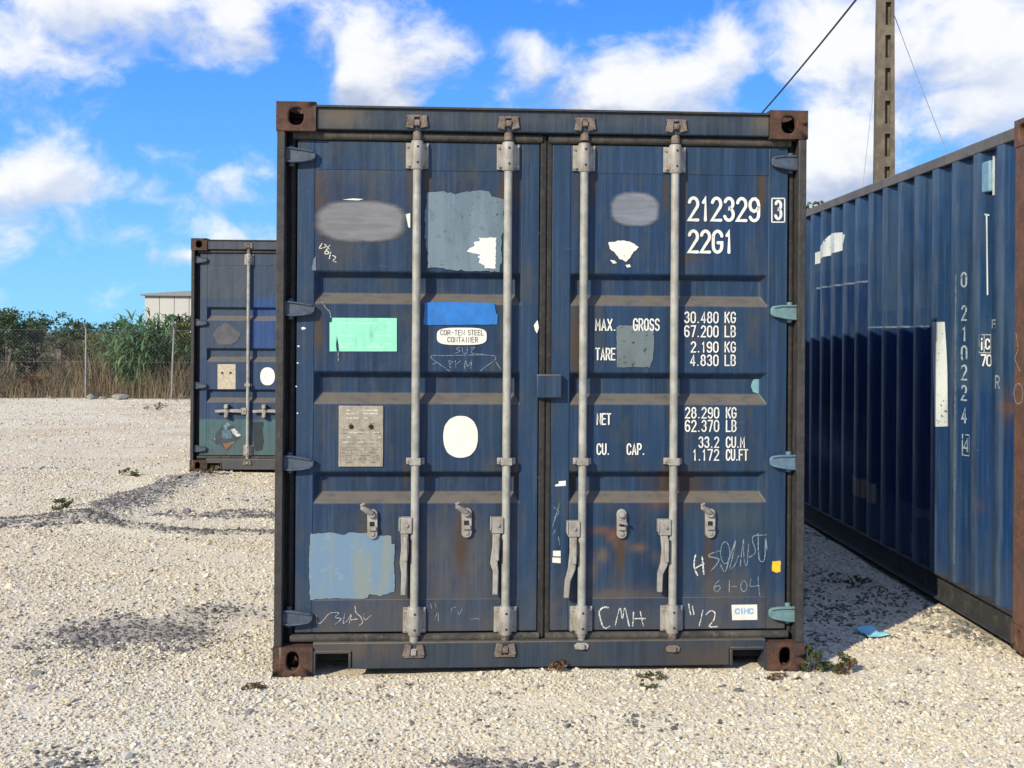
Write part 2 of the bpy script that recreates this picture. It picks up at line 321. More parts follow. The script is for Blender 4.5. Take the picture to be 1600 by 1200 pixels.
cs = nd(nt, 'ShaderNodeSeparateXYZ', {0: v1.outputs['Color']}); cs2 = nd(nt, 'ShaderNodeSeparateXYZ', {0: v2.outputs['Color']})
big = noise(nt, co, .45, 5, .6); mid = noise(nt, co, 2.6, 5, .6)
col = mixc(nt, cs.outputs[0], (.62, .56, .41), (.80, .74, .585))
col = mixc(nt, mth(nt, 'MULTIPLY', cs2.outputs[1], .5), col, (.60, .54, .40))
col = mixc(nt, mth(nt, 'MULTIPLY', sstep(nt, big, .42, .64), .5), col, (.60, .48, .33))
col = mixc(nt, mth(nt, 'MULTIPLY', sstep(nt, mid, .55, .75), .45), col, (.50, .47, .43))
col = mixc(nt, mth(nt, 'MULTIPLY', sstep(nt, cs.outputs[1], .90, .94), .8), col, (.22, .20, .18))
ls = nd(nt, 'ShaderNodeAttribute', attribute_name='stone_loose').outputs['Fac']
col = mixc(nt, mth(nt, 'MULTIPLY', sstep(nt, ls, .62, .2), .75), col, mixc(nt, noise(nt, co, 30, 4, .6), (.66, .57, .42), (.76, .68, .52)))
mot = noise(nt, co, 6.0, 7, .7); mot2 = noise(nt, co, 1.1, 6, .65)
col = mixc(nt, mth(nt, 'MULTIPLY', sstep(nt, mot, .53, .68), .45), col, (.42, .38, .31))
col = mixc(nt, mth(nt, 'MULTIPLY', sstep(nt, mot2, .50, .66), .30), col, (.48, .45, .39))
# sandy tracks that run across the yard toward the fence
tr = mth(nt, 'MULTIPLY', sstep(nt, noise(nt, co, 1.0, 5, .65, (.22, .55, 1)), .48, .64), sstep(nt, sp.outputs[1], 13, 20))
col = mixc(nt, mth(nt, 'MULTIPLY', tr, .65), col, (.48, .37, .24))
dk = nd(nt, 'ShaderNodeAttribute', attribute_name='ground_dark').outputs['Fac']
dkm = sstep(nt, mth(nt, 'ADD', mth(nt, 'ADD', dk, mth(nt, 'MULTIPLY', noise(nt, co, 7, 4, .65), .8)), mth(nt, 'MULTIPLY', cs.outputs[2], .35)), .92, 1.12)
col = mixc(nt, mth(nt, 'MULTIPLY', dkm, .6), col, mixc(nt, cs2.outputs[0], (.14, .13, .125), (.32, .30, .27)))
col = mixc(nt, sstep(nt, mth(nt, 'ADD', sp.outputs[1], mth(nt, 'MULTIPLY', mid, .8)), 27.3, 27.9), col, mixc(nt, mid, (.14, .105, .06), (.22, .17, .10)))
setc(nt, bs, col, .95); bs.inputs['Specular IOR Level'].default_value = .1
hgt = mth(nt, 'ADD', mth(nt, 'MULTIPLY', v1.outputs['Distance'], -1.0), mth(nt, 'MULTIPLY', v2.outputs['Distance'], -.5))
bump(nt, bs, hgt, .42, .010)
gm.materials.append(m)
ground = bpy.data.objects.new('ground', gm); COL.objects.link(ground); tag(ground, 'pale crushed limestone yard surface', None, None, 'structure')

# ================================================================== CONTAINERS
W, L, H = 2.438, 6.058, 2.591
FRONT = dict(o=(-1.0694, 5.2764, 0.0), yaw=.0594)
BACK = dict(o=(-3.568, 12.99, 0.0), yaw=.020)
RIGHT = dict(o=(2.467, 5.60, 0.02), yaw=.018)
def to_plane(C, x, y, d):                 # photograph point -> (u, z) on the container's plane at local y = d
    o = Vector((C['o'][0], C['o'][1], C['o'][2])); ex = Vector((math.cos(C['yaw']), math.sin(C['yaw']), 0)); ey = Vector((-ex.y, ex.x, 0))
    r = ray(x, y); c = Vector((0, 0, CAM_H)); t = (d - (c-o).dot(ey))/r.dot(ey); p = c + r*t - o
    return (p.dot(ex), p.z)
def to_side(C, x, y, d):                  # photograph point -> (y, z) on the container's left side at local x = d
    o = Vector((C['o'][0], C['o'][1], C['o'][2])); ex = Vector((math.cos(C['yaw']), math.sin(C['yaw']), 0)); ey = Vector((-ex.y, ex.x, 0))
    r = ray(x, y); c = Vector((0, 0, CAM_H)); t = (d - (c-o).dot(ex))/r.dot(ex); p = c + r*t - o
    return (p.dot(ey), p.z)
DF, DP = .060, .063                       # door frame face and door sheet face, metres behind the end of the castings
def fp(x, y, d=DF): return to_plane(FRONT, x, y, d)

M_cast = rusty('rusty_casting', (.040, .023, .017), (.085, .036, .019), (.024, .018, .016), .5, 16)
M_cast_dark = rusty('dark_rusty_casting', (.035, .022, .017), (.085, .038, .02), (.02, .018, .018), .52, 16)
M_post = rusty('grimy_post', (.036, .035, .034), (.018, .018, .019), (.060, .040, .029), .48, 9, .7, (.16, .14, .12))
M_post_rust = rusty('rusty_post', (.13, .062, .04), (.085, .045, .032), (.17, .075, .038), .48, 8, .85, (.10, .08, .09))
M_gasket = rusty('dusty_gasket', (.062, .055, .046), (.028, .027, .026), (.095, .084, .068), .5, 10, .9, (.17, .14, .11))
M_gasket_dark = rusty('dark_gasket', (.022, .021, .020), (.012, .012, .012), (.042, .037, .032), .5, 12, .85, (.05, .044, .038))
M_bar = plain('grey_painted_bar', (.30, .305, .275), .5, .3, 14, 0, .2, (.24, .20, .16), .75)
M_brkt = plain('grey_painted_bracket', (.29, .28, .255), .55, .25, 18, 0, .25, (.17, .12, .085), .85)
M_cam = rusty('rusty_cam', (.17, .14, .115), (.09, .058, .042), (.26, .24, .21), .5, 26, .75)
M_dark = plain('dark_hole', (.012, .012, .013), .9)
M_bolt = plain('bolt_steel', (.28, .25, .22), .5, .3, 60, .3)
M_timber = plain('floor_timber', (.12, .08, .05), .8)
HB = plain('hinge_blue', (.045, .068, .105), .55, .3, 30, 0, .3, (.10, .085, .07), .6)
HT = plain('hinge_teal', (.115, .215, .235), .55, .25, 30, 0, .3, (.16, .14, .11), .6)
HL = plain('hinge_light_blue', (.085, .155, .225), .55, .25, 30, 0, .3, (.16, .13, .10), .5)

DRIP = [fp(x_, y_)+(rx_/340, ry_/340, (.050, .034, .024), 1.2) for x_, y_, rx_, ry_ in ((640, 300, 5, 34), (668, 290, 5, 26), (783, 300, 4, 30), (806, 292, 5, 26), (634, 745, 4, 22), (806, 745, 4, 24), (500, 320, 14, 60), (720, 850, 12, 50), (570, 850, 8, 30), (498, 520, 6, 40))]
DRIPR = [fp(x_, y_)+(rx_/340, ry_/340, (.050, .034, .024), 1.2) for x_, y_, rx_, ry_ in ((900, 300, 4, 34), (927, 290, 4, 24), (1041, 300, 4, 30), (1069, 296, 4, 30), (896, 745, 4, 24), (1038, 750, 4, 26), (970, 860, 8, 40), (1108, 860, 8, 40), (1190, 300, 6, 60), (900, 540, 8, 60))]
_s = lambda x, y, rx, ry, c, a: fp(x, y) + (rx/340, ry/340, c, a)
M_door_l = paint('front_door_paint_left', (.007, .027, .070), (.016, .037, .064), .9, 1.0, .35, 'x',
    stains=[_s(560, 905, 90, 60, (.05, .06, .075), .6), _s(730, 880, 80, 70, (.075, .075, .078), .7), _s(560, 240, 120, 50, (.06, .068, .078), .55), _s(520, 960, 80, 40, (.09, .075, .06), .6)]+DRIP, lowdirt=.75)
M_door_r = paint('front_door_paint_right', (.007, .030, .079), (.016, .041, .073), .9, .95, .4, 'x',
    stains=[_s(936, 829, 24, 6, (.13, .055, .02), .75), _s(958, 838, 10, 9, (.15, .062, .022), .8), _s(968, 850, 10, 8, (.15, .08, .035), .8), _s(940, 868, 12, 12, (.12, .085, .05), .7), _s(925, 890, 9, 18, (.11, .08, .05), .6), _s(998, 856, 14, 7, (.14, .075, .035), .7), _s(1022, 872, 12, 10, (.11, .08, .05), .6), _s(1036, 886, 9, 14, (.16, .115, .05), .7),
            _s(1060, 762, 42, 26, (.035, .024, .019), 1.3), _s(1035, 785, 30, 12, (.085, .045, .03), .8), _s(965, 930, 70, 8, (.10, .07, .05), .6), _s(1070, 404, 28, 5, (.05, .035, .03), 1.0), _s(960, 960, 110, 30, (.07, .065, .062), .7), _s(1140, 810, 60, 30, (.045, .06, .065), .6)]+DRIPR, lowdirt=.8)
M_frame_f = paint('front_door_frame_paint', (.009, .033, .081), (.017, .041, .072), .9, .9, .4, 'x', lowdirt=.6)
M_steel_f = paint('front_container_steel', (.013, .030, .055), (.023, .038, .053), .8, .8, .6, 'x', lowdirt=.15,
    stains=[_s(1100, 1025, 80, 25, (.06, .045, .035), .8), _s(535, 185, 40, 20, (.09, .075, .055), 1.0), _s(1195, 190, 30, 25, (.10, .085, .065), 1.0), _s(560, 1010, 80, 20, (.075, .06, .05), .9), _s(900, 190, 300, 12, (.06, .062, .066), .6)])
M_wall_f = paint('front_container_wall', (.022, .048, .118), (.036, .060, .112), .5, .5, .4, 'y', lowdirt=.5)
def bp(x, y): return to_plane(BACK, x, y, DF)
def brect(x0, y0, x1, y1): a, b = bp(x0, y1), bp(x1, y0); return (a[0], b[0], a[1], b[1])
M_door_b = paint('back_door_paint', (.026, .048, .092), (.040, .060, .090), .5, .4, .35, 'x', lowdirt=.3, fadeamt=.8,
    patches=[(brect(388, 466, 520, 545), (.012, .055, .19), .9, .004), (brect(300, 655, 560, 712), (.055, .125, .135), .9, .03), (brect(300, 560, 560, 655), (.018, .042, .105), .75, .02), (brect(316, 400, 390, 465), (.055, .066, .076), .7, .006)])
M_frame_b = paint('back_door_frame_paint', (.032, .055, .095), (.05, .07, .10), .5, .5, .35, 'x', lowdirt=.3)
M_steel_b = paint('back_container_steel', (.040, .052, .078), (.06, .068, .08), .5, .6, .5, 'x', lowdirt=.4)
M_wall_b = paint('back_container_wall', (.03, .055, .11), (.05, .07, .10), .5, .5, .4, 'y')
def sr(x0, y0, x1, y1):
    xm = (x0+x1)/2; a, b = to_side(RIGHT, x0, y1, .03), to_side(RIGHT, x1, y0, .03); return (b[0], a[0], to_side(RIGHT, xm, y1, .03)[1], to_side(RIGHT, xm, y0, .03)[1])
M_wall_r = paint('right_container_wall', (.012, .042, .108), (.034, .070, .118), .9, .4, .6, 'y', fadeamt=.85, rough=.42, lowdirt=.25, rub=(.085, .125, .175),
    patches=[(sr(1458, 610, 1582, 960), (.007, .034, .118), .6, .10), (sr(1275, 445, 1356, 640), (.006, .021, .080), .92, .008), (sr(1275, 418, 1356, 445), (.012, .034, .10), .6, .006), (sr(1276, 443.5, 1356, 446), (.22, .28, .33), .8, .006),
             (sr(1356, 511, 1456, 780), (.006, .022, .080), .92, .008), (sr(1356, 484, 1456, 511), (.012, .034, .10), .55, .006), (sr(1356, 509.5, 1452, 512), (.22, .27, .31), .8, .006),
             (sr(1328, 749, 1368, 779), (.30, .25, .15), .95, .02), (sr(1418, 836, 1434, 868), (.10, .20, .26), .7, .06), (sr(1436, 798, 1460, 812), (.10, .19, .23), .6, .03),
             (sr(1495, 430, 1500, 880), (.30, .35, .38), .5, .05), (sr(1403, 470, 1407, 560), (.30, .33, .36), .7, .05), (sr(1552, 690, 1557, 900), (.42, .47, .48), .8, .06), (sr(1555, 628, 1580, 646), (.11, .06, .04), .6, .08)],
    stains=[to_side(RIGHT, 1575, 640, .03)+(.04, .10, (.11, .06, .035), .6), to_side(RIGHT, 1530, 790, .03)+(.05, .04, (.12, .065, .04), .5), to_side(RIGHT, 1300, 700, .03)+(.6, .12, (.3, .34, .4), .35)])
M_rail_r = rusty('weathered_rail', (.125, .118, .112), (.085, .085, .09), (.14, .095, .075), .5, 5, .75, (.2, .19, .18))
M_sill_r = rusty('dark_base_rail', (.028, .028, .032), (.05, .048, .047), (.08, .07, .06), .55, 6, .7, (.09, .08, .075))
M_steel_r = paint('right_container_steel', (.032, .05, .085), (.05, .06, .075), .5, .9, .5, 'x')
M_floorrust = plain('underside_steel', (.05, .035, .028), .9)

def oval_cast(name, parent, x0, x1, y0, y1, z0, z1, mat, endy, sidex, topz, slot):
    mb = MB(); cx, cy, cz = (x0+x1)/2, (y0+y1)/2, (z0+z1)/2; hx, hy, hz = (x1-x0)/2, (y1-y0)/2, (z1-z0)/2
    yo, yi = (y0, y1) if endy < 0 else (y1, y0); xo, xi = (x0, x1) if sidex < 0 else (x1, x0); zo, zi = (z1, z0) if topz > 0 else (z0, z1)
    shift = hx*.08*(-sidex)
    mb.holed((cx, yo, cz), (hx, 0, 0), (0, 0, hz), (0, endy, 0), slot[0], slot[1], .03)
    mb.holed((xo, cy, cz), (0, hy, 0), (0, 0, hz), (sidex, 0, 0), slot[0], slot[1], .03)
    mb.holed((cx, cy, zo), (hx, 0, 0), (0, hy, 0), (0, 0, topz), .031, .058, .03)
    mb.add([(x0, yi, z0), (x1, yi, z0), (x1, yi, z1), (x0, yi, z1)], [(0, 1, 2, 3)])
    mb.add([(xi, y0, z0), (xi, y1, z0), (xi, y1, z1), (xi, y0, z1)], [(0, 1, 2, 3)])
    mb.add([(x0, y0, zi), (x1, y0, zi), (x1, y1, zi), (x0, y1, zi)], [(0, 1, 2, 3)])
    me = mb.mesh(name)
    import bmesh
    b = bmesh.new(); b.from_mesh(me); bmesh.ops.remove_doubles(b, verts=b.verts, dist=1e-5); bmesh.ops.recalc_face_normals(b, faces=b.faces); b.to_mesh(me); b.free()
    me.materials.append(mat); o = bpy.data.objects.new(name, me); COL.objects.link(o); o.parent = parent
    bv = o.modifiers.new('edge', 'BEVEL'); bv.width = .007; bv.segments = 3; bv.limit_method = 'ANGLE'; bv.angle_limit = R(50)
    me.polygons.foreach_set('use_smooth', [True]*len(me.polygons)); me.set_sharp_from_angle(angle=R(40))
    return o

def corr_profile(y0, y1, first, period):   # list of (y, depth): outer flat .08, slope .07, inner .07, slope .07 (scaled to the period)
    k = period/.29; pts = [(y0, .040)]; e = first
    while e + .09*k < y1 - .02:
        for dy, d in ((-.15*k, .040), (-.08*k, .002), (0, .002), (.07*k, .040)):
            if pts[-1][0] + .004 < e+dy < y1-.01: pts.append((e+dy, d))
        e += period
    pts.append((y1, .040)); return pts
PROF = corr_profile(.178, 5.88, .385, .29)
def prof_depth(y):
    for (a, d0), (b, d1) in zip(PROF[:-1], PROF[1:]):
        if a <= y <= b: return d0+(d1-d0)*(y-a)/(b-a)
    return .04

def on_sheet(x, y):                      # photograph point -> (y, z) on the corrugated sheet itself (nearest visible surface)
    prev = None
    for yy in np.arange(.18, 5.86, .004):
        q = to_side(RIGHT, x, y, .008+prof_depth(yy)); g = yy-q[0]
        if prev is not None and prev < 0 <= g: return (yy, q[1])
        prev = g
    return to_side(RIGHT, x, y, .03)
V_DOOR_BOT, V_DOOR_TOP = fp(660, 987)[1], fp(660, 222)[1]
U_L0, U_L1 = fp(463, 600)[0], fp(841, 600)[0]
U_R0, U_R1 = fp(861, 600)[0], fp(1229, 600)[0]
PAN_L = (fp(490, 600)[0], fp(813, 600)[0]); PAN_R = (fp(890, 600)[0], fp(1199, 600)[0])
V_PAN_TOP, V_PAN_BOT = fp(660, 267)[1], fp(660, 936)[1]
CORR = [(fp(660, a)[1], fp(660, b)[1], fp(660, c)[1], fp(660, d)[1]) for a, b, c, d in ((425, 434, 459, 475), (581, 590, 615, 631), (737, 746, 770, 786))]
BARS = [fp(x, 600, .03)[0] for x in (649.5, 792, 911, 1053)]

def door_sheet(u0, u1):
    mb = MB(); e = .028; RD = .040; ya, yb = DP, DP+RD; us = [u0-.02, u0, u1, u1+.02]
    zs = [V_PAN_BOT-.02] + [z for c in reversed(CORR) for z in (c[3], c[0])] + [V_PAN_TOP+.02]
    for i in range(3):
        for j in range(len(zs)-1):
            if i == 1 and j % 2: continue
            mb.add([(us[i], ya, zs[j]), (us[i+1], ya, zs[j]), (us[i+1], ya, zs[j+1]), (us[i], ya, zs[j+1])], [(0, 1, 2, 3)])
    for (zt, zti, zbi, zb) in CORR:
        O = [(u0, ya, zb), (u1, ya, zb), (u1, ya, zt), (u0, ya, zt)]; Iv = [(u0+e, yb, zbi), (u1-e, yb, zbi), (u1-e, yb, zti), (u0+e, yb, zti)]
        mb.add(O+Iv, [(4, 5, 6, 7), (0, 1, 5, 4), (1, 2, 6, 5), (2, 3, 7, 6), (3, 0, 4, 7)])
    import bmesh
    me = mb.mesh('door'); b = bmesh.new(); b.from_mesh(me); bmesh.ops.remove_doubles(b, verts=b.verts, dist=1e-4); b.to_mesh(me); b.free()
    return me

def make_bracket(u, z, lit):
    mb = MB(); hw, hh = .052, .058
    mb.box(u-hw, u+hw, .050, DF-.001, z-hh, z+hh)
    mb.tube([(u, .032, z-.066), (u, .032, z-.058), (u, .032, z+.058), (u, .032, z+.066)], [.025, .029, .029, .025], 16)
    for sx in (-1, 1):
        mb.prism_y([(u+sx*.026-.008, z-.05), (u+sx*.026+.008, z-.05), (u+sx*.026+.008, z+.05), (u+sx*.026-.008, z+.05)], .026, .050)
        for sz in (-1, 1): mb.tube([(u+sx*.041, .050, z+sz*.043), (u+sx*.041, .041, z+sz*.043)], [.0095, .008], 8)
    for sz in (-1, 1): mb.tube([(u+.002, .0035, z+sz*.037), (u+.002, .0025, z+sz*.037)], .0045, 8)
    return mb
def make_cam(u, z, up):
    mb = MB(); s = 1 if up else -1
    mb.tube([(u, .03, z-s*.075), (u, .03, z-s*.04), (u, .03, z-s*.035), (u, .03, z-s*.005)], [.020, .020, .016, .016], 14)
    mb.prism_y([(u-.030, z-.014), (u+.028, z-.014), (u+.034, z+.006), (u+.020, z+.016), (u-.022, z+.016), (u-.036, z+.004)], .004, .034)
    mb.box(u-.012, u+.012, -.008, .006, z-.012, z+.012)
    return mb
def make_keeper(u, z, up):
    mb = MB(); s = 1 if up else -1
    mb.prism_y([(u-.052, z-.024), (u-.018, z-.03), (u-.012, z+.026), (u-.040, z+.030)], .000, .03)
    mb.prism_y([(u+.014, z-.028), (u+.050, z-.02), (u+.042, z+.028), (u+.012, z+.024)], .000, .03)
    mb.prism_y([(u-.046, z+s*.022), (u+.046, z+s*.022), (u+.046, z+s*.022+s*.011), (u-.046, z+s*.022+s*.011)] if s > 0 else [(u-.046, z-.033), (u+.046, z-.033), (u+.046, z-.022), (u-.046, z-.022)], .002, .03)
    return mb
def ribbon_strip(mb, pts, w, y0, y1):
    P = [Vector((p[0], p[1])) for p in pts]; Lf, Rt = [], []
    for i, p in enumerate(P):
        t = (P[min(i+1, len(P)-1)]-P[max(i-1, 0)]).normalized(); nrm = Vector((-t.y, t.x)); ww = w[i] if isinstance(w, list) else w
        Lf.append(p+nrm*ww/2); Rt.append(p-nrm*ww/2)
    poly = Lf+Rt[::-1]
    area = sum(poly[i].x*poly[(i+1) % len(poly)].y-poly[(i+1) % len(poly)].x*poly[i].y for i in range(len(poly)))
    if area < 0: poly = poly[::-1]
    mb.prism_y([(p.x, p.y) for p in poly], y0, y1)

def hinge_mesh(side, z, tilt):              # a tapered blade from the post across to the door
    mb = MB()
    if side < 0: pts = [(.030, z-.030), (.070, z-.036), (.120, z-.032), (.162, z-.024), (.174, z-.012), (.176, z+.012), (.166, z+.020), (.120, z+.028), (.060, z+.036), (.030, z+.036)]
    else: pts = [(W-.030, z-.036), (W-.030, z+.036), (W-.060, z+.034), (W-.110, z+.034), (W-.150, z+.028), (W-.160, z+.014), (W-.158, z-.012), (W-.146, z-.020), (W-.10, z-.030), (W-.06, z-.036)][::-1]
    if side > 0: pts = pts[::-1]
    a = sum(pts[i][0]*pts[(i+1) % len(pts)][1]-pts[(i+1) % len(pts)][0]*pts[i][1] for i in range(len(pts)))
    if a < 0: pts = pts[::-1]
    mb.prism_y(pts, .030, .052)
    for sg in (-1, 1):
        ed = [p for p in pts if (p[1]-z)*sg > .015]; ed.sort(key=lambda p: p[0])
        if len(ed) > 1: ribbon_strip(mb, [(p[0], p[1]-sg*.005) for p in ed], .010, .022, .031)
    x = .064 if side < 0 else W-.064
    mb.tube([(x, .058, z-.048), (x, .058, z+.048)], .014, 12)
    return mb

def build_container(name, C, mats, closed_handles, label, hinge_mats):
    root = empty(name, C['o'], C['yaw']); tag(root, label, 'container', 'blue shipping containers parked in the yard')
    cast, post, post2, steel, doorL, doorR, frame, wall, toprail, baserail = mats
    for ix in (0, 1):
        for iy in (0, 1):
            for iz in (0, 1):
                x0, x1 = (0, .178) if ix == 0 else (W-.178, W)
                y0, y1 = (0, .162) if iy == 0 else (L-.162, L)
                z0, z1 = (0, .128) if iz == 0 else (H-.132, H)
                oval_cast('corner_casting', root, x0, x1, y0, y1, z0, z1, cast, -1 if iy == 0 else 1, -1 if ix == 0 else 1, 1 if iz else -1, (.034, .040) if iz else (.028, .043))
    for ix in (0, 1):
        f = (lambda x: x) if ix == 0 else (lambda x: W-x)
        pl = [(f(.004), .004), (f(.040), .004), (f(.040), .105), (f(.098), .105), (f(.098), .155), (f(.004), .155)]
        if ix: pl = pl[::-1]
        MB().prism_z(pl, .128, H-.132).build('corner_post', post, root, .004)
        MB().box(*sorted((f(.006), f(.16))), L-.155, L-.006, .128, H-.132).build('corner_post', post2, root, .006)
        sx = -1 if ix == 0 else 1
        # long rails
        a, b = sorted((f(.006), f(.066))); MB().box(a, b, .162, L-.162, H-.088, H-.026).build('top_rail', toprail, root, .006)
        mb = MB(); q = [(f(.006), .168), (f(.055), .168), (f(.055), .014), (f(.010), .014), (f(.010), .026), (f(.043), .026), (f(.043), .156), (f(.006), .156)]
        n = len(q); vs = [(p[0], .162, p[1]) for p in q]+[(p[0], L-.162, p[1]) for p in q]
        mb.add(vs, [tuple(range(n)), tuple(range(n, 2*n))]+[(i, (i+1) % n, (i+1) % n+n, i+n) for i in range(n)]); mb.build('base_rail', baserail, root, .003)
        # corrugated side
        mb = MB(); zz = [.166, .8, 1.4, 2.0, H-.086]
        vs = [(f(.008+d), y, z) for (y, d) in PROF for z in zz]; k = len(zz)
        mb.add(vs, [(i*k+j, (i+1)*k+j, (i+1)*k+j+1, i*k+j+1) for i in range(len(PROF)-1) for j in range(k-1)])
        mb.build('side_wall', wall, root, .006, seg=3)
    mb = MB(); n = 22                           # closed front end with vertical ribs, roof with cross ribs
    xs = np.linspace(.16, W-.16, 4*8+1); vs = []
    for i, x in enumerate(xs): vs += [(x, L-.012-(.036 if i % 4 in (0, 1) else 0), .16), (x, L-.012-(.036 if i % 4 in (0, 1) else 0), H-.08)]
    mb.add(vs, [(2*i, 2*i+2, 2*i+3, 2*i+1) for i in range(len(xs)-1)]); mb.build('end_wall', wall, root)
    mb = MB(); ys = np.linspace(.12, L-.12, 4*22+1); vs = []
    for i, y in enumerate(ys): zt = H-.036-(.018 if i % 4 in (0, 1) else 0); vs += [(.05, y, zt), (W-.05, y, zt)]
    mb.add(vs, [(2*i, 2*i+1, 2*i+3, 2*i+2) for i in range(len(ys)-1)]); mb.build('roof', steel, root)
    MB().box(.16, W-.16, L-.10, L-.014, H-.10, H-.03).build('end_rail', steel, root, .005); MB().box(.178, W-.178, L-.10, L-.014, .02, .15).build('end_rail', steel, root, .005)
    MB().box(.056, W-.056, .14, L-.1, .13, .16).build('floor', M_timber, root)
    mb = MB()
    for y in np.arange(.5, L-.3, .45): mb.box(.056, W-.056, y, y+.05, .03, .128)
    mb.build('cross_member', M_floorrust, root)
    # header and sill
    zh0, zh1 = fp(700, 205, .012)[1], H-.022
    hd = MB().box(.178, W-.178, .012, .13, zh0, zh1).build('door_header', steel, root, .006)
    MB().box(.178, W-.178, -.002, .10, zh1-.001, zh1+.008).build('drip_edge', M_post, hd)
    zs1 = fp(700, 1003, .012)[1]; un0, un1 = fp(549, 1030, .012)[0], fp(1140, 1030, .012)[0]; zn = fp(520, 1021, .012)[1]; zlow = fp(700, 1044, .012)[1]
    mb = MB().prism_y([(.178, zn), (un0, zn), (un0, zlow), (un1, zlow), (un1, zn), (W-.178, zn), (W-.178, zs1), (.178, zs1)], .012, .10)
    sill = mb.build('door_sill', steel, root, .005)
    for a, b in ((.1785, .19), (W-.19, W-.1785)): MB().box(a, b, .006, .11, .004, zn+.012).build('notch_cheek', steel, sill)
    for a, b in ((.19, un0-.001), (un1+.001, W-.19)):          # folded lips round the two lifting notches
        s_ = MB(); s_.box(a, b, .004, .02, zn, zn+.014)
        s_.box(*((b-.012, b) if a < .5 else (a, a+.012)), .004, .02, zlow+.002, zn-.001); s_.build('notch_lip', steel, sill, .003)
    MB().box(.10, W-.10, .09, .12, zlow+.02, zs1-.002).build('sill_back', M_dark, sill)
    # doors
    doors = []
    for side, (u0, u1, pan, dm) in enumerate(((U_L0, U_L1, PAN_L, doorL), (U_R0, U_R1, PAN_R, doorR))):
        me = door_sheet(*pan); me.materials.append(dm)
        d = bpy.data.objects.new('door', me); COL.objects.link(d); d.parent = root
        bv = d.modifiers.new('edge', 'BEVEL'); bv.width = .006; bv.segments = 3; bv.limit_method = 'ANGLE'; bv.angle_limit = R(25)
        doors.append(d)
        fr = MB().box(u0, pan[0], DF, DF+.045, V_DOOR_BOT, V_DOOR_TOP).box(pan[1], u1, DF, DF+.045, V_DOOR_BOT, V_DOOR_TOP)
        fr.box(pan[0]-.0005, pan[1]+.0005, DF+.0008, DF+.045, V_PAN_TOP, V_DOOR_TOP).box(pan[0]-.0005, pan[1]+.0005, DF+.0008, DF+.045, V_DOOR_BOT, V_PAN_BOT)
        fr.build('door_frame', frame, d, .003)
        g0, g1 = (fp(500, 212)[1]), fp(660, 995)[1]
        gl = [(u0-.02, .058, g0), (u0+.3*(u1-u0), .057, g0+.002), (u1+.01, .058, g0)]
        MB().tube(gl, .0205, 12).build('gasket', M_gasket, d, smooth=True)
        MB().tube([(u0-.02, .056, g1), (u0+.5*(u1-u0), .055, g1-.001), (u1+.01, .056, g1)], .0185, 12).build('gasket', M_gasket, d, smooth=True)
        e = u0-.022 if side == 0 else u1+.022
        MB().tube([(e, .088, g1), (e, .088, g0)], .016, 10).build('gasket', M_gasket_dark, d, smooth=True)
        if side == 1:
            um = (U_L1+U_R0)/2
            MB().box(um-.026, um+.004, .052, .075, g1-.01, g0+.02).build('gasket', M_gasket_dark, d, .008)
            MB().box(um+.006, um+.030, .056, .075, g1-.01, g0+.02).build('gasket', M_gasket_dark, d, .006)
        for k, u in enumerate(BARS[2*side:2*side+2]):
            zt, zb = fp(u and 700, 225, .03)[1], fp(700, 1000, .03)[1]
            dz = (-.008, .0, .012, -.004)[2*side+k]
            MB().tube([(u, .03, zb-.0+dz), (u, .03, zt)], .0188, 18).build('locking_bar', M_bar, d, smooth=True)
            MB().tube([(u, .03, fp(700, 265, .03)[1]), (u, .03, fp(700, 262, .03)[1])], .024, 16).build('bar_collar', M_bar, d, smooth=True)
            ztb, zbb = fp(700, 243, .03)[1], fp(700, 970, .03)[1]
            make_bracket(u, ztb, 1).build('bar_bracket', M_brkt, d, .004); make_bracket(u, zbb, 1).build('bar_bracket', M_brkt, d, .004)
            for z in (ztb, zbb):
                for s_ in (-1, 1): MB().tube([(u+.003, .0035, z+s_*.036), (u+.003, .0015, z+s_*.036)], .0052, 10).build('grease_hole', M_dark, d)
            zg = fp(700, 721, .03)[1]
            mg = MB().box(u-.042, u+.042, .046, .0595, zg-.015, zg+.015).box(u-.026, u+.026, .008, .046, zg-.017, zg+.017)
            for s_ in (-1, 1): mg.tube([(u+s_*.034, .046, zg), (u+s_*.034, .038, zg)], .008, 8)
            mg.build('bar_guide', M_brkt, d, .004)
            make_cam(u, fp(700, 193, .03)[1]+dz*.5, True).build('cam_lock', M_cam, d, .004); make_cam(u, fp(700, 1014, .03)[1]+dz, False).build('cam_lock', M_cam if k else M_brkt, d, .004)
            make_keeper(u, fp(700, 193, .03)[1], True).build('cam_keeper', M_cam, hd, .003)
            if 2*side+k in (0, 1): make_keeper(u, fp(700, 1014, .03)[1], False).build('cam_keeper', M_cam, sill, .003)
            # hub, handle, catch
            zhb = fp(700, (820, 820, 826, 824)[2*side+k], .03)[1]
            hub = MB().box(u-.066, u-.012, .006, .050, zhb-.037, zhb+.036); hub.tube([(u-.036, .006, zhb), (u-.036, -.002, zhb)], .009, 8)
            hub.box(u-.072, u-.066, .002, .056, zhb-.025, zhb+.036)
            hub.build('handle_hub', M_brkt, d, .004)
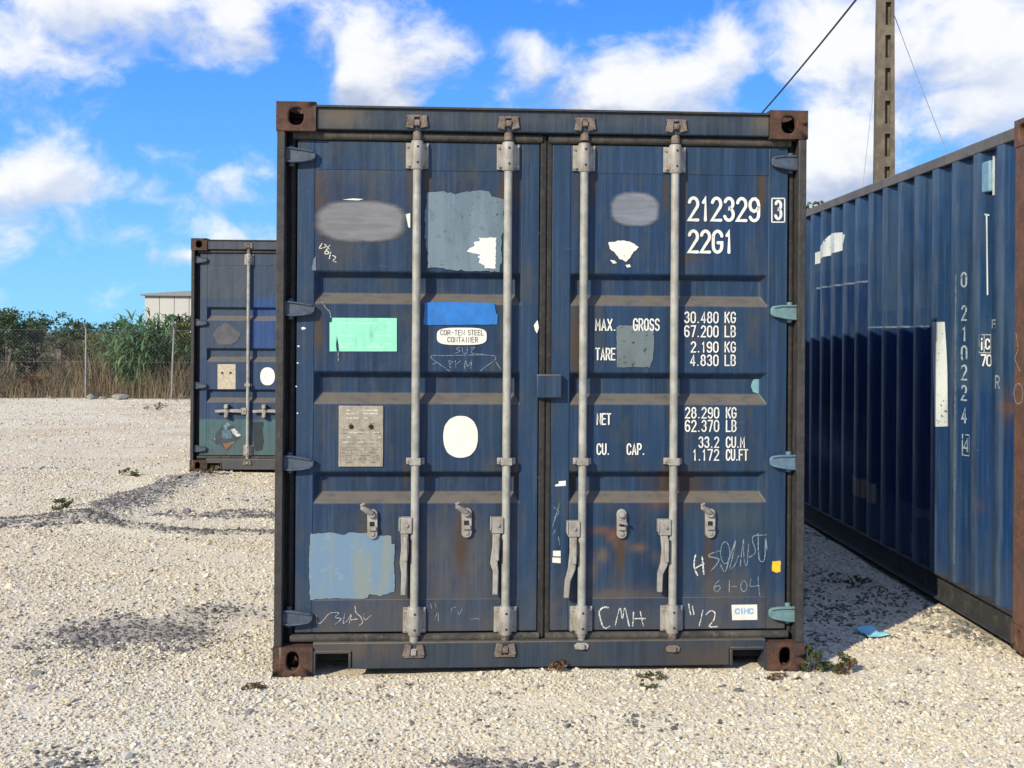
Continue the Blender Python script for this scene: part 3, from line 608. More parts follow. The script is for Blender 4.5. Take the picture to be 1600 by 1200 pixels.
            if closed_handles:
                s_ = 1 if k else -1
                mh = MB(); ribbon_strip(mh, [(u-.05, zhb), (u-.20, zhb+.004), (u-.36, zhb-.004)], [.04, .034, .03], .012, .03); mh.build('door_handle', M_brkt, d, .003)
                mc = MB().box(u-.255, u-.215, .004, DF-.001, zhb-.075, zhb+.075); mc.tube([(u-.235, .004, zhb+.045), (u-.235, -.02, zhb+.05)], .022, 10); mc.tube([(u-.235, .004, zhb-.05), (u-.235, -.012, zhb-.05)], .02, 10); mc.build('handle_catch', M_brkt, d, .004)
            else:
                hp = ([(-.046, -.03), (-.043, -.11), (-.050, -.17), (-.046, -.22), (-.050, -.318)], [(-.044, -.03), (-.044, -.10), (-.055, -.175), (-.046, -.21), (-.048, -.318)],
                      [(-.042, -.03), (-.040, -.11), (-.048, -.185), (-.066, -.24), (-.072, -.318)], [(-.044, -.03), (-.036, -.10), (-.042, -.17), (-.060, -.215), (-.062, -.30)])[2*side+k]
                mh = MB(); ribbon_strip(mh, [(u+a, zhb+b) for a, b in hp], [.034, .036, .034, .026, .024], .012, .034)
                mh.box(u+hp[1][0]-.006, u+hp[1][0]+.012, -.006, .012, zhb-.16, zhb-.05); mh.build('door_handle', M_brkt, d, .004)
                px, py = ((582, 818), (729, 816), (971, 818), (1109, 817))[2*side+k]; uc, zc = fp(px, py)
                oval = [(uc+.0235*math.cos(t), zc+(.045 if math.sin(t) > 0 else -.045)+.0235*math.sin(t)) for t in np.linspace(0, 2*math.pi, 20, endpoint=False)]
                mc = MB().prism_y(oval, .046, DP-.0005)
                mc.tube([(uc, .046, zc-.045), (uc, .040, zc-.045)], .011, 10); mc.tube([(uc, .046, zc+.04), (uc, .032, zc+.045)], [.017, .013], 10)
                mc.box(uc-.017, uc+.017, .032, .047, zc-.028, zc-.012)
                if 2*side+k != 2:
                    r_ = .03
                    mc.tube([(uc-.002, .036, zc+.050), (uc-.026, .024, zc+.066), (uc-.044, .016, zc+.078), (uc-.048, .014, zc+.090), (uc-.034, .016, zc+.098)], [.013, .014, .011, .008, .005], 8)
                else: mc.prism_y([(uc-.02, zc+.004), (uc+.026, zc-.004), (uc+.020, zc+.012), (uc-.018, zc+.018)], .022, .046)
                mc.build('handle_catch', M_brkt, d, .003)
                MB().box(uc-.012, uc+.010, .0445, .0462, zc-.010, zc+.010).build('catch_slot', M_dark, d)
        zlist = ((242, 482.5, 724, 966), (254, 488, 722.5, 960))[side]
        for j, yy in enumerate(zlist):
            z = fp(465 if side == 0 else 1230, yy, .03)[1]
            hinge_mesh(-1 if side == 0 else 1, z, 0).build('hinge', hinge_mats[side*4+j], d, .006)
    # lap plate where the doors meet
    a, b = fp(838, 622, .03), fp(878, 585, .03)
    MB().box(a[0], b[0], .022, .058, a[1], b[1]).build('lap_plate', frame, doors[0], .006)
    return root, doors, wall

front, (fdl, fdr), _ = build_container('shipping_container', FRONT, (M_cast, M_post, M_post, M_steel_f, M_door_l, M_door_r, M_frame_f, M_wall_f, M_steel_f, M_post), False,
    'blue container nearest the camera, doors facing us, grey locking bars and white weight markings', [HB, HB, HB, HB, HB, HT, HL, HT])
back, (bdl, bdr), _ = build_container('shipping_container', BACK, (M_cast_dark, M_post, M_post, M_steel_b, M_door_b, M_door_b, M_door_b, M_wall_b, M_steel_b, M_post), True,
    'smaller-looking far container at left with teal lower door panel and cream plate', [HB]*8)
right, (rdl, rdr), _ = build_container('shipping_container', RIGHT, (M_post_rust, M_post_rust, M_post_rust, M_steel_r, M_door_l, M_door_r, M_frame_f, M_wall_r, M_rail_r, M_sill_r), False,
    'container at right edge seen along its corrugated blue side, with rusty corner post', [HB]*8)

# ================================================================== LETTERING, STICKERS, CHALK
def arc(cx, cy, rx, ry, a0, a1, n=9): return [(cx+rx*math.cos(R(a0+(a1-a0)*i/n)), cy+ry*math.sin(R(a0+(a1-a0)*i/n))) for i in range(n+1)]
O_ = arc(.5, .72, .5, .28, 0, 180)+arc(.5, .28, .5, .28, 180, 360)+[(1, .72)]
GL = {'0': [O_], 'O': [O_], '1': [[(.18, .80), (.58, 1), (.58, 0)]], '2': [arc(.5, .73, .48, .27, 165, -28)+[(0, 0), (1, 0)]],
 '3': [arc(.48, .76, .45, .24, 160, -80)+arc(.48, .27, .5, .27, 80, -160)], '4': [[(.74, 0), (.74, 1), (0, .26), (1, .26)]],
 '6': [arc(.5, .73, .5, .27, 25, 180)+arc(.5, .29, .5, .29, 180, 520)], '7': [[(0, 1), (1, 1), (.38, 0)]],
 '8': [arc(.5, .765, .42, .235, -90, 270, 16), arc(.5, .27, .5, .27, 90, 450, 16)], '9': [arc(.5, .27, .5, .27, 205, 360)+arc(.5, .71, .5, .29, 0, 340)],
 'A': [[(0, 0), (.5, 1), (1, 0)], [(.17, .3), (.83, .3)]], 'B': [[(0, 0), (0, 1)]+arc(.5, .76, .44, .24, 90, -90)+[(0, .52)], [(0, .52)]+arc(.52, .26, .48, .26, 90, -90)+[(0, 0)]],
 'C': [arc(.5, .72, .5, .28, 5, 180)+arc(.5, .28, .5, .28, 180, 355)], 'E': [[(1, 1), (0, 1), (0, 0), (1, 0)], [(0, .52), (.85, .52)]], 'F': [[(1, 1), (0, 1), (0, 0)], [(0, .52), (.85, .52)]],
 'G': [arc(.5, .72, .5, .28, 10, 180)+arc(.5, .28, .5, .28, 180, 360)+[(1, .45), (.55, .45)]], 'I': [[(.5, 0), (.5, 1)]], 'K': [[(0, 0), (0, 1)], [(1, 1), (.02, .4)], [(.3, .6), (1, 0)]],
 'L': [[(0, 1), (0, 0), (1, 0)]], 'M': [[(0, 0), (0, 1), (.5, .35), (1, 1), (1, 0)]], 'N': [[(0, 0), (0, 1), (1, 0), (1, 1)]], 'P': [[(0, 0), (0, 1)]+arc(.52, .74, .48, .26, 90, -90)+[(0, .48)]],
 'R': [[(0, 0), (0, 1)]+arc(.52, .74, .48, .26, 90, -90)+[(0, .48)], [(.45, .48), (1, 0)]], 'S': [arc(.5, .75, .5, .25, 20, 270)+arc(.5, .25, .5, .25, 90, -160)],
 'T': [[(0, 1), (1, 1)], [(.5, 1), (.5, 0)]], 'U': [[(0, 1)]+arc(.5, .28, .5, .28, 180, 360)+[(1, 1)]], 'X': [[(0, 0), (1, 1)], [(0, 1), (1, 0)]], '-': [[(.15, .48), (.85, .48)]],
 '.': [[(.35, .02), (.5, .02)]], 'i': [[(.5, 0), (.5, .62)], [(.5, .86), (.5, .95)]], 'c': [arc(.5, .5, .5, .5, 40, 320, 14)]}
def stroke(mb, pts, wid, to3):                    # flat ribbon with round ends along a 2-D polyline
    P = [Vector(p) for p in pts]; n = len(P)
    if n < 2: return
    Lf, Rt = [], []
    for i in range(n):
        d0 = (P[i]-P[max(i-1, 0)]); d1 = (P[min(i+1, n-1)]-P[i]); d0 = d0.normalized() if d0.length > 1e-9 else d1.normalized(); d1 = d1.normalized() if d1.length > 1e-9 else d0
        t = (d0+d1); t = t.normalized() if t.length > .2 else d1
        k = min(1.6, 1/max(.4, t.dot(d1))); wi = wid[i] if isinstance(wid, list) else wid; nn = Vector((-t.y, t.x))*wi/2*k
        Lf.append(P[i]+nn); Rt.append(P[i]-nn)
    vs = [to3(p) for p in Lf]+[to3(p) for p in Rt]
    mb.add(vs, [(i, n+i, n+i+1, i+1) for i in range(n-1)])
    for e, q in ((0, P[0]-P[1]), (n-1, P[n-1]-P[n-2])):
        we = wid[e] if isinstance(wid, list) else wid; a = math.atan2(q.y, q.x); fan = [P[e]+Vector((math.cos(a+t), math.sin(a+t)))*we/2 for t in np.linspace(-math.pi/2, math.pi/2, 6)]
        mb.add([to3(p) for p in fan], [tuple(range(len(fan)))])
def lay_text(mb, txt, x0, z0, x1, z1, wid, to3, gap=.28):
    adv = [(.45 if c in '.' else .75 if c in '1I' else 1.0) for c in txt]; tw = sum(adv)+gap*(len(txt)-1); k = (x1-x0)/tw; x = x0
    for c, a in zip(txt, adv):
        gw = a*k
        for st_ in GL.get(c, []): stroke(mb, [(x+(p[0] if c not in '1I.' else (p[0]*.8+.1))*gw, z0+p[1]*(z1-z0)) for p in st_], wid, to3)
        x += gw + gap*k
YD = DF-.0012
M_white = worn_print('white_stencil_paint', (.68, .68, .64), .27, 60)
M_white2 = worn_print('white_film', (.66, .66, .61), .27, 80, vary=.05)
M_chalk = chalk('chalk_line', (.55, .57, .55), .62); M_chalk2 = chalk('bold_chalk_line', (.66, .66, .62), .9); M_scr = chalk('scratch_line', (.33, .40, .46), .55)
def d3(y): return lambda p: (p[0], y, p[1])
def ftext(door, txt, x0, y0, x1, y1, wpx=3.4, mat=None, gap=.3, y=YD):
    a, b = fp(x0+wpx/2, y1-wpx/2, y), fp(x1-wpx/2, y0+wpx/2, y); mb = MB(); lay_text(mb, txt, a[0], a[1], b[0], b[1], wpx/340, d3(y), gap); return mb.build('lettering', mat or M_white, door)
ftext(fdr, '212329', 1074, 308, 1188, 346, 5.0, gap=.42); ftext(fdr, '3', 1209.5, 312, 1223, 344, 4.4)
mb = MB(); bx = [fp(x, y, YD) for x, y in ((1206, 310), (1226, 310), (1226, 347), (1206, 347), (1206, 310))]; 
for i in range(4): stroke(mb, [bx[i], bx[i+1]], 2.0/340, d3(YD-.0003))
mb.build('lettering_box', M_white, fdr)
ftext(fdr, '22G1', 1074, 359, 1146, 396, 5.0, gap=.42)
for t, x0, y0, x1, y1 in (('MAX.', 930, 498, 963, 517), ('GROSS', 989, 497.5, 1031, 517), ('TARE', 930, 543.5, 962, 563), ('30.480', 1069, 487, 1123, 505), ('KG', 1132, 487, 1150, 505), ('67.200', 1069, 508.5, 1123, 527), ('LB', 1132, 508.5, 1150, 527),
    ('2.190', 1079, 533.5, 1123, 551), ('KG', 1132, 533.5, 1150, 551), ('4.830', 1078, 554, 1123, 572), ('LB', 1132, 554, 1150, 572), ('NET', 932, 645.5, 955, 664), ('CU.', 932, 692.5, 953, 711), ('CAP.', 979, 692.5, 1008, 711),
    ('28.290', 1070, 636, 1124, 654), ('KG', 1134, 636, 1151, 654), ('62.370', 1070, 656, 1124, 675), ('LB', 1134, 656, 1151, 675), ('33.2', 1091, 682, 1124, 700), ('CU.M', 1134, 682, 1164, 700), ('1.172', 1082, 701.5, 1124, 720), ('CU.FT', 1134, 701.5, 1169, 720)):
    ftext(fdr, t, x0, y0, x1, y1, 2.25, gap=.52)
def ragged(pts, jit, step=4.0):                   # photograph polygon -> finer polygon with an uneven hand-made edge (pixels)
    out = []
    for i in range(len(pts)):
        (ax, ay), (bx_, by) = pts[i], pts[(i+1) % len(pts)]; n = max(1, int(math.hypot(bx_-ax, by-ay)/step))
        for k in range(n): out.append((ax+(bx_-ax)*k/n+random.uniform(-jit, jit), ay+(by-ay)*k/n+random.uniform(-jit, jit)))
    return out
def fpatch(name, door, pts, mat, y=YD, jit=0.0, step=5.0, C=FRONT):
    q = [to_plane(C, px, py, y) for px, py in (ragged(pts, jit, step) if jit else pts)]
    return MB().add([(u, y, z) for u, z in q], [tuple(reversed(range(len(q))))]).build(name, mat, door)
def ell(cx, cy, rx, ry, n=36, p=2.0): return [(cx+rx*math.copysign(abs(math.cos(t))**(2/p), math.cos(t)), cy+ry*math.copysign(abs(math.sin(t))**(2/p), math.sin(t))) for t in np.linspace(0, 2*math.pi, n, endpoint=False)]
def patchy(name, c1, c2, c3, wear=.2):
    m, nt, bs = newmat(name); co = oco(nt)
    a = noise(nt, co, 1.0, 5, .65, (11, 11, 1.6)); b = noise(nt, co, 22, 5, .65)
    c = mixc(nt, sstep(nt, a, .42, .58), c1, c2); c = mixc(nt, mth(nt, 'MULTIPLY', sstep(nt, b, .56, .72), .6), c, c3); setc(nt, bs, c, .65)
    out = nt.nodes['Material Output']; tr = nd(nt, 'ShaderNodeBsdfTransparent'); fac = mth(nt, 'GREATER_THAN', noise(nt, co, 48, 5, .65), 1-.30-wear*.2)
    mx = nd(nt, 'ShaderNodeMixShader', {0: fac, 1: bs.outputs[0], 2: tr.outputs[0]}); nt.links.new(mx.outputs[0], out.inputs[0]); return m
c = fp(564, 346); fpatch('blurred_logo', fdl, ell(564, 346, 77, 36, 40, 2.4), smudge('blurred_logo_grey', (.17, .175, .19), c[0], c[1], 77/340, 36/340))
c = fp(992, 327); fpatch('blurred_logo', fdr, ell(992, 327, 43, 30, 40, 2.8), smudge('blurred_logo_grey_small', (.17, .19, .23), c[0], c[1], 43/340, 30/340))
fpatch('sticker_remnant', fdl, [(535, 312), (551, 310), (568, 311), (560, 313)], M_white2, YD-.0003); fpatch('sticker_remnant', fdl, [(634, 335), (641, 333), (641, 356), (638, 355)], M_white2, YD-.0003)
P_grey = patchy('grey_repaint', (.095, .140, .180), (.125, .178, .222), (.055, .085, .12)); P_blue = patchy('light_blue_repaint', (.17, .215, .215), (.12, .205, .30), (.22, .28, .31), 0)
fpatch('repaint_patch', fdl, [(668, 302), (690, 299), (715, 303), (740, 298), (765, 299), (768, 307), (787, 310), (788, 345), (783, 380), (786, 405), (779, 424), (740, 424), (700, 421), (669, 418), (668, 395), (664, 370), (664, 325)], P_grey, YD, 1.6, 5)
fpatch('torn_label', fdl, [(748, 372), (775, 371), (774, 419), (758, 419), (757, 414), (748, 410), (750, 404), (746, 402), (752, 398), (729, 393), (733, 388), (742, 384), (740, 378), (750, 376)], M_white2, YD-.0006, .7, 3)
fpatch('torn_label', fdr, [(951, 379), (972, 375), (985, 378), (998, 386), (991, 393), (985, 402), (978, 409), (968, 404), (962, 395), (953, 389)], M_white2, YD, .8, 3)
fpatch('torn_label', fdr, [(953, 406), (960, 407), (964, 411), (958, 412)], M_white2, YD); fpatch('torn_label', fdr, [(977, 414), (984, 413), (986, 417), (980, 418)], M_white2, YD)
M_mint = plain('mint_sticker', (.24, .66, .46), .5, .10, 14, 0, .1, (.13, .38, .28), .7); M_sblue = plain('bright_blue_label', (.012, .15, .48), .5, .2, 14, 0, .2, (.03, .09, .24), .8); M_cream = plain('cream_print', (.36, .66, .47), .6, .05)
M_oval = plain('white_label', (.66, .65, .58), .55, .08, 14, 0, .1, (.55, .53, .46), .3)
def with_lines(door, x0, x1, rows, hpx, mat, y, seed, dens=.8):
    rr_ = random.Random(seed); mb = MB()
    for yy in rows:
        x = x0
        while x < x1-3:
            wl = rr_.uniform(3, 9)
            if rr_.random() < dens:
                a, b = fp(x, yy+hpx, y), fp(min(x+wl, x1), yy, y); mb.add([(a[0], y, a[1]), (b[0], y, a[1]), (b[0], y, b[1]), (a[0], y, b[1])], [(0, 1, 2, 3)])
            x += wl+1.6
    return mb.build('fine_print', mat, door)
fpatch('sticker', fdl, [(519, 496.5), (620, 497), (620, 549), (530, 549), (529, 538), (526.5, 525), (525, 538), (526, 549), (515, 549), (515, 504), (519, 503)], M_mint)
with_lines(fdl, 530, 612, (504, 523, 536, 541), 2.5, M_cream, YD-.0003, 3, .7)
fpatch('sticker', fdl, [(664, 473), (680, 472), (772, 473), (775, 490), (778, 492), (777, 507), (665, 508), (662, 506)], M_sblue, YD, .4, 8)
fpatch('sticker', fdl, ell(721.5, 525.5, 39, 13.5, 40, 3.6), M_oval, YD)
M_ink = plain('dark_ink', (.03, .032, .04), .6)
ftext(fdl, 'COR-TEN', 688, 515.5, 726, 524, 1.1, M_ink, .5, YD-.0004); ftext(fdl, 'STEEL', 731, 515.5, 756, 524, 1.1, M_ink, .5, YD-.0004); ftext(fdl, 'CONTAINER', 699, 526.5, 747, 535, 1.1, M_ink, .5, YD-.0004)
fpatch('sticker', fdl, ell(719.5, 682.5, 27, 32.5, 40, 2.35), M_oval, YD, .35, 4)
M_plate = plain('aged_data_plate', (.33, .30, .245), .5, .2, 30, .25, .2, (.20, .165, .12), .7); M_pline = plain('data_plate_print', (.14, .12, .09), .7); M_plight = plain('data_plate_emboss', (.50, .47, .40), .6)
a, b = fp(529, 729, DP), fp(599, 634, DP); MB().box(a[0], b[0], DP-.0075, DP+.001, a[1], b[1]).build('data_plate', M_plate, fdl, .0015)
yp = DP-.0079
with_lines(fdl, 541, 590, (640, 645, 652), 2.4, M_plight, yp, 5, .9); with_lines(fdl, 535, 595, (661, 671, 677, 687, 693), 1.0, M_pline, yp, 6, .6); with_lines(fdl, 535, 595, (675, 682, 690), 1.6, M_plight, yp, 8, .55)
mb = MB()
for yy in (699, 704, 709, 714, 720): 
    p, q = fp(532, yy, yp), fp(596, yy, yp); stroke(mb, [p, q], .0012, d3(yp))
for xx in (532, 549, 570, 583, 596): stroke(mb, [fp(xx, 699, yp), fp(xx, 726, yp)], .0012, d3(yp))
mb.build('table_rule', M_pline, fdl); with_lines(fdl, 534, 594, (701, 706, 711, 716.5, 722), 1.4, M_pline, yp, 9, .45)
for xx in (548.5, 579.5):
    p = fp(xx, 666.5, yp); MB().tube([(p[0], yp, p[1]), (p[0], yp-.006, p[1]), (p[0], yp-.009, p[1])], [.011, .010, .006], 12).build('rivet', M_dark, fdl, smooth=True)
fpatch('repaint_patch', fdl, [(486, 834), (515, 832), (540, 836), (545, 832), (572, 833), (580, 837), (612, 837), (612, 850), (617, 851), (615, 880), (617, 905), (616, 925), (605, 928), (594, 931), (577, 929), (575, 934), (562, 936), (520, 935), (484, 937), (483, 880), (484, 845)], P_blue, YD, .8, 5)
M_film = worn_print('clear_film', (.125, .16, .17), .33, 45, .35); fpatch('film_patch', fdr, [(963, 511), (968, 508.5), (1022, 509), (1022, 545), (1020, 560), (1016, 570), (1016, 574), (964, 574)], M_film, DF-.0006, .5, 5)
fpatch('sticker', fdr, [(1143, 945), (1183, 944.5), (1183.5, 968.5), (1144, 969)], M_oval, YD); ftext(fdr, 'CIMC', 1148, 950, 1178, 960, 2.4, plain('sky_blue_print', (.22, .38, .62), .6), .3, YD-.0005)
fpatch('sticker', fdr, [(1207, 877), (1220, 876.5), (1219, 893), (1213, 895), (1206, 892)], plain('yellow_sticker', (.72, .45, .02), .6, .15, 40), YD, .4, 3)
for pts in ([(864, 860.5), (876, 860.5), (876, 869.5), (864, 869)], [(863, 871), (876, 871.5), (876, 880), (863, 879)], [(873, 752), (884, 751), (884, 759), (867, 760), (868, 757), (873, 756)]): fpatch('torn_label', fdr, pts, M_white2, YD)
fpatch('torn_label', fdl, [(834, 508), (840, 500), (842, 512), (839, 521), (836, 516)], M_white2, YD)
for px, py, s_ in ((474, 513, 3.5), (466, 541, 2), (465, 567, 2), (463, 604, 1.5), (465, 646, 1.5)): fpatch('paint_chip', fdl, ell(px, py, s_, s_*.7, 7), M_white2, YD, .6, 2)
fpatch('paint_chip', fdl, [(487, 422), (490, 405), (494, 400), (494, 423)], P_grey, YD, .5, 4); fpatch('paint_chip', fdr, ell(1184, 603, 10, 12, 14), plain('teal_touch_up', (.16, .34, .38), .6), DP+.0388, 1.0, 3)
def scrawl(door, crop, lines, mat, wpx=1.8, sc=.275, y=YD, C=FRONT):
    mb = MB()
    for ln in lines:
        P = [Vector((crop[0]+a*sc, crop[1]+b*sc)) for a, b in ln]; P = [P[0]*2-P[1]]+P+[P[-1]*2-P[-2]]; sm = []
        for i in range(1, len(P)-2):
            for t in (0, .2, .4, .6, .8):
                sm.append(.5*((2*P[i])+(P[i+1]-P[i-1])*t+(2*P[i-1]-5*P[i]+4*P[i+1]-P[i+2])*t*t+(3*P[i]-P[i-1]-3*P[i+1]+P[i+2])*t**3))
        sm.append(P[-2]); w0 = random.uniform(.75, 1.15)
        stroke(mb, [to_plane(C, p.x+random.uniform(-.25, .25), p.y+random.uniform(-.25, .25), y) for p in sm], [wpx/340*w0*random.uniform(.55, 1.2) for p in sm], d3(y))
    return mb.build('chalk_scrawl', mat, door)
scrawl(fdr, (840, 740), [[(402, 762), (385, 758), (362, 768), (350, 790), (362, 845), (382, 880), (410, 866)], [(440, 865), (467, 765), (482, 822), (497, 765), (520, 867)], [(540, 866), (543, 830), (545, 788)], [(583, 785), (600, 862)], [(545, 825), (611, 823)]], M_chalk2, 2.2)
scrawl(fdr, (840, 740), [[(858, 742), (862, 770), (871, 800)], [(880, 752), (888, 802)], [(918, 866), (940, 775)], [(958, 802), (982, 780), (1006, 790), (1002, 830), (976, 868), (1018, 870)]], M_chalk2, 2.0)
scrawl(fdr, (840, 740), [[(897, 463), (889, 515), (896, 550), (908, 577)], [(935, 475), (944, 572)], [(890, 540), (945, 512)]], M_chalk2, 2.4)
scrawl(fdr, (840, 740), [[(1032, 440), (985, 455), (975, 470), (1030, 488), (1005, 530), (985, 552)], arc(1066, 450, 26, 62, 90, 450, 14), [(1040, 520), (1065, 555), (1095, 470), (1125, 378), (1108, 470), (1092, 540), (1120, 520), (1140, 470)], [(1150, 525), (1170, 372), (1172, 480), (1188, 520), (1200, 400)], [(1205, 475), (1238, 445), (1222, 360), (1300, 348)], [(1252, 340), (1258, 480), (1288, 490), (1296, 372), (1302, 430)]], M_scr, 1.7)
scrawl(fdr, (840, 740), [[(1035, 606), (1010, 628), (1002, 655), (1018, 672), (1038, 652), (1030, 636), (1008, 646)], [(1090, 608), (1088, 672)], [(1105, 642), (1132, 640)], arc(1172, 640, 18, 30, 60, 420, 10), [(1212, 600), (1210, 640), (1256, 636)], [(1252, 588), (1262, 692)]], M_scr, 1.6)
scrawl(fdl, (420, 740), [[(270, 806), (272, 838), (288, 852), (308, 836), (338, 800), (365, 790), (398, 792), (378, 816), (412, 826), (378, 856)], [(430, 798), (424, 850), (452, 826), (470, 798), (456, 852)], [(462, 832), (505, 826)], [(490, 752), (496, 790), (520, 812), (533, 845), (515, 862)], [(540, 798), (545, 832), (580, 806)]], M_chalk, 1.5)
scrawl(fdl, (420, 740), [[(940, 836), (960, 790), (965, 838)], [(1035, 800), (1040, 766), (1062, 760)], [(1140, 830), (1185, 822), (1195, 836)], [(1075, 780), (1082, 800), (1098, 770)], [(920, 740), (926, 770)], [(946, 738), (950, 762)]], M_scr, 1.1)
scrawl(fdl, (420, 440), [[(1090, 372), (1064, 380), (1086, 394), (1060, 408)], [(1100, 374), (1104, 404), (1126, 404), (1130, 372)], [(1145, 378), (1170, 374), (1148, 404), (1215, 412)], [(1026, 507), (920, 428), (1010, 420), (1285, 424), (1202, 507)], [(1282, 444), (1318, 497)], [(1020, 448), (1032, 490)], [(1022, 450), (1045, 456), (1028, 470)], [(1060, 450), (1063, 490)], [(1064, 470), (1094, 446)], [(1112, 492), (1118, 450), (1132, 482), (1152, 448), (1148, 492)], [(928, 470), (955, 460)]], M_scr, 1.1)
scrawl(fdl, (420, 150), [[(302, 838), (288, 866), (322, 858)], [(318, 842), (345, 872)], [(348, 846), (318, 886)], arc(330, 890, 12, 8, 0, 360, 8), [(352, 884), (344, 922)], [(362, 906), (380, 916), (366, 936), (386, 944)]], M_chalk2, 1.5)
scrawl(fdl, (420, 440), [[(300, 112), (325, 150), (345, 170), (352, 205)], [(392, 395), (395, 450)]], M_chalk, 1.0); scrawl(fdr, (840, 740), [[(85, 300), (125, 170)], [(92, 190), (120, 220), (95, 250)], [(118, 360), (126, 410)], [(85, 350), (100, 320)]], M_scr, 1.2)
# far container
M_cplate = plain('cream_plate', (.46, .405, .30), .6, .2, 30, 0, .2, (.30, .25, .18), .5); M_bwhite = plain('white_spot', (.74, .74, .68), .6, .1)
fpatch('data_plate', bdl, [(340, 569), (368, 569), (368, 608), (340, 608)], M_cplate, YD, C=BACK)
for xx in (347, 360):
    p = to_plane(BACK, xx, 582.5, YD-.001); MB().tube([(p[0], YD-.001, p[1]), (p[0], YD-.008, p[1])], .012, 8).build('rivet', M_dark, bdl)
fpatch('sticker', bdl, ell(418, 588, 11.4, 14, 24, 2.3), M_bwhite, YD, C=BACK); mb = MB(); stroke(mb, [to_plane(BACK, 418+4.5*math.cos(t), 588+7*math.sin(t), YD-.0005) for t in np.linspace(0, 6.3, 20)], .008, d3(YD-.0005)); mb.build('lettering', plain('faded_print', (.55, .55, .50), .7), bdl)
fpatch('dull_paint', bdl, [(332, 523), (340, 512), (351, 504), (362, 510), (376, 521), (370, 533), (361, 539), (342, 538), (336, 530)], plain('dull_patch', (.085, .088, .10), .8), YD, 1.0, 4, BACK)  # dull grey patch on the door
fpatch('torn_paint', bdl, [(331, 690), (338, 678), (347, 664), (356, 659), (366, 668), (377, 681), (370, 688), (362, 697), (352, 705), (345, 696), (336, 693)], plain('torn_dark', (.035, .055, .075), .7, .4, 60), YD, 1.3, 3, BACK)
for pts, cc in (([(349, 664), (356, 660), (361, 664), (355, 668), (352, 675)], (.14, .20, .24)), ([(361, 671), (366, 669), (377, 681), (371, 682), (364, 678)], (.5, .5, .48)), ([(349, 694), (358, 691), (366, 690), (358, 698), (351, 705), (350, 699)], (.22, .10, .05)), ([(334, 686), (337, 684), (336, 691)], (.6, .6, .57)), ([(346, 672), (362, 672), (362, 684), (348, 686)], (.08, .15, .20))):
    fpatch('torn_paint', bdl, pts, plain('torn_flake', cc, .7, .4, 60), YD-.0005, 1.1, 2, BACK)
fpatch('tape_mark', bdl, [(391, 660), (411, 659), (411, 667), (409, 668), (411, 682), (412, 692), (410, 695), (410, 704), (398, 705), (396, 690), (396, 672), (393, 666)], plain('black_paint', (.012, .022, .03), .6), YD, .5, 4, BACK)

# right container: markings on the corrugated side (bent to follow the sheet)
def side3(off=.0015): return lambda p: (.008+prof_depth(p[0])-off, p[0], p[1])
def side_poly(name, pts, mat, nsl=14):
    q = [on_sheet(x, y) for x, y in pts]; ys_ = [p[0] for p in q]; lo, hi = min(ys_), max(ys_)
    cuts = sorted(set([lo, hi]+[y for y, d in PROF if lo < y < hi]+list(np.linspace(lo, hi, nsl)))); mb = MB(); T = side3()
    def span(y):
        zs_ = []
        for (a, b) in zip(q, q[1:]+q[:1]):
            if (a[0]-y)*(b[0]-y) <= 0 and abs(a[0]-b[0]) > 1e-9: zs_.append(a[1]+(b[1]-a[1])*(y-a[0])/(b[0]-a[0]))
        return (min(zs_), max(zs_)) if zs_ else None
    sp_ = [(y, span(min(max(y, lo+1e-5), hi-1e-5))) for y in cuts]
    for (ya, sa), (yb, sb) in zip(sp_[:-1], sp_[1:]):
        if sa and sb: mb.add([T((ya, sa[0])), T((yb, sb[0])), T((yb, sb[1])), T((ya, sa[1]))], [(0, 1, 2, 3)])
    return mb.build(name, mat, right)
M_swhite = worn_print('white_side_paint', (.55, .60, .60), .31, 40, vary=.15); M_sletter = worn_print('worn_side_lettering', (.30, .36, .41), .38, 45, vary=.2)
side_poly('paint_mark', [(1274, 413), (1274, 395), (1285, 382), (1297, 367), (1316, 363), (1321, 367), (1319, 382), (1308, 394), (1292, 400)], M_swhite)
side_poly('paint_mark', [(1457, 503), (1478, 503), (1482, 666), (1461, 667)], M_swhite)
def sidetext(txt, x0, y0, x1, y1, wid, dd, mat=None):
    a, b = on_sheet(x0, y1), on_sheet(x1, y0); mb = MB()
    lay_text(mb, txt, 0, a[1], a[0]-b[0], b[1], wid, lambda p: (.008+prof_depth(a[0]-p[0])-.0015, a[0]-p[0], p[1])); return mb.build('lettering', mat or M_sletter, right)
for t, yc in (('0', 437), ('2', 489), ('1', 521), ('0', 552), ('2', 582), ('2', 614), ('4', 649)): sidetext(t, 1503.5, yc-11, 1511, yc+11, .010, .045)
sidetext('4', 1507, 686, 1513, 705, .009, .045)
def sidebox(x0, y0, x1, y1, wid, dd=.045):
    a, b = on_sheet(x0, y1), on_sheet(x1, y0); mb = MB(); T = lambda p: (.008+prof_depth(p[0])-.0018, p[0], p[1]); cs_ = [(a[0], a[1]), (b[0], a[1]), (b[0], b[1]), (a[0], b[1])]
    for i in range(4): stroke(mb, [cs_[i], cs_[(i+1) % 4]], wid, T)
    return mb.build('lettering_box', M_sletter, right)
sidebox(1505, 680, 1515, 711, .006); sidebox(1531, 523, 1549, 551, .006); sidebox(1531, 523, 1539, 551, .006)
sidetext('i', 1533, 528, 1537, 546, .008, .045, M_white); sidetext('C', 1541.5, 530, 1547, 545, .008, .045, M_white); sidetext('70', 1534, 555, 1549, 571, .008, .045, M_white)
sidetext('R', 1551, 500, 1556, 512, .010, .012); sidetext('R', 1556, 588, 1562, 606, .010, .012)
a, b = to_side(RIGHT, 1535, 303, .03), to_side(RIGHT, 1549, 250, .03)
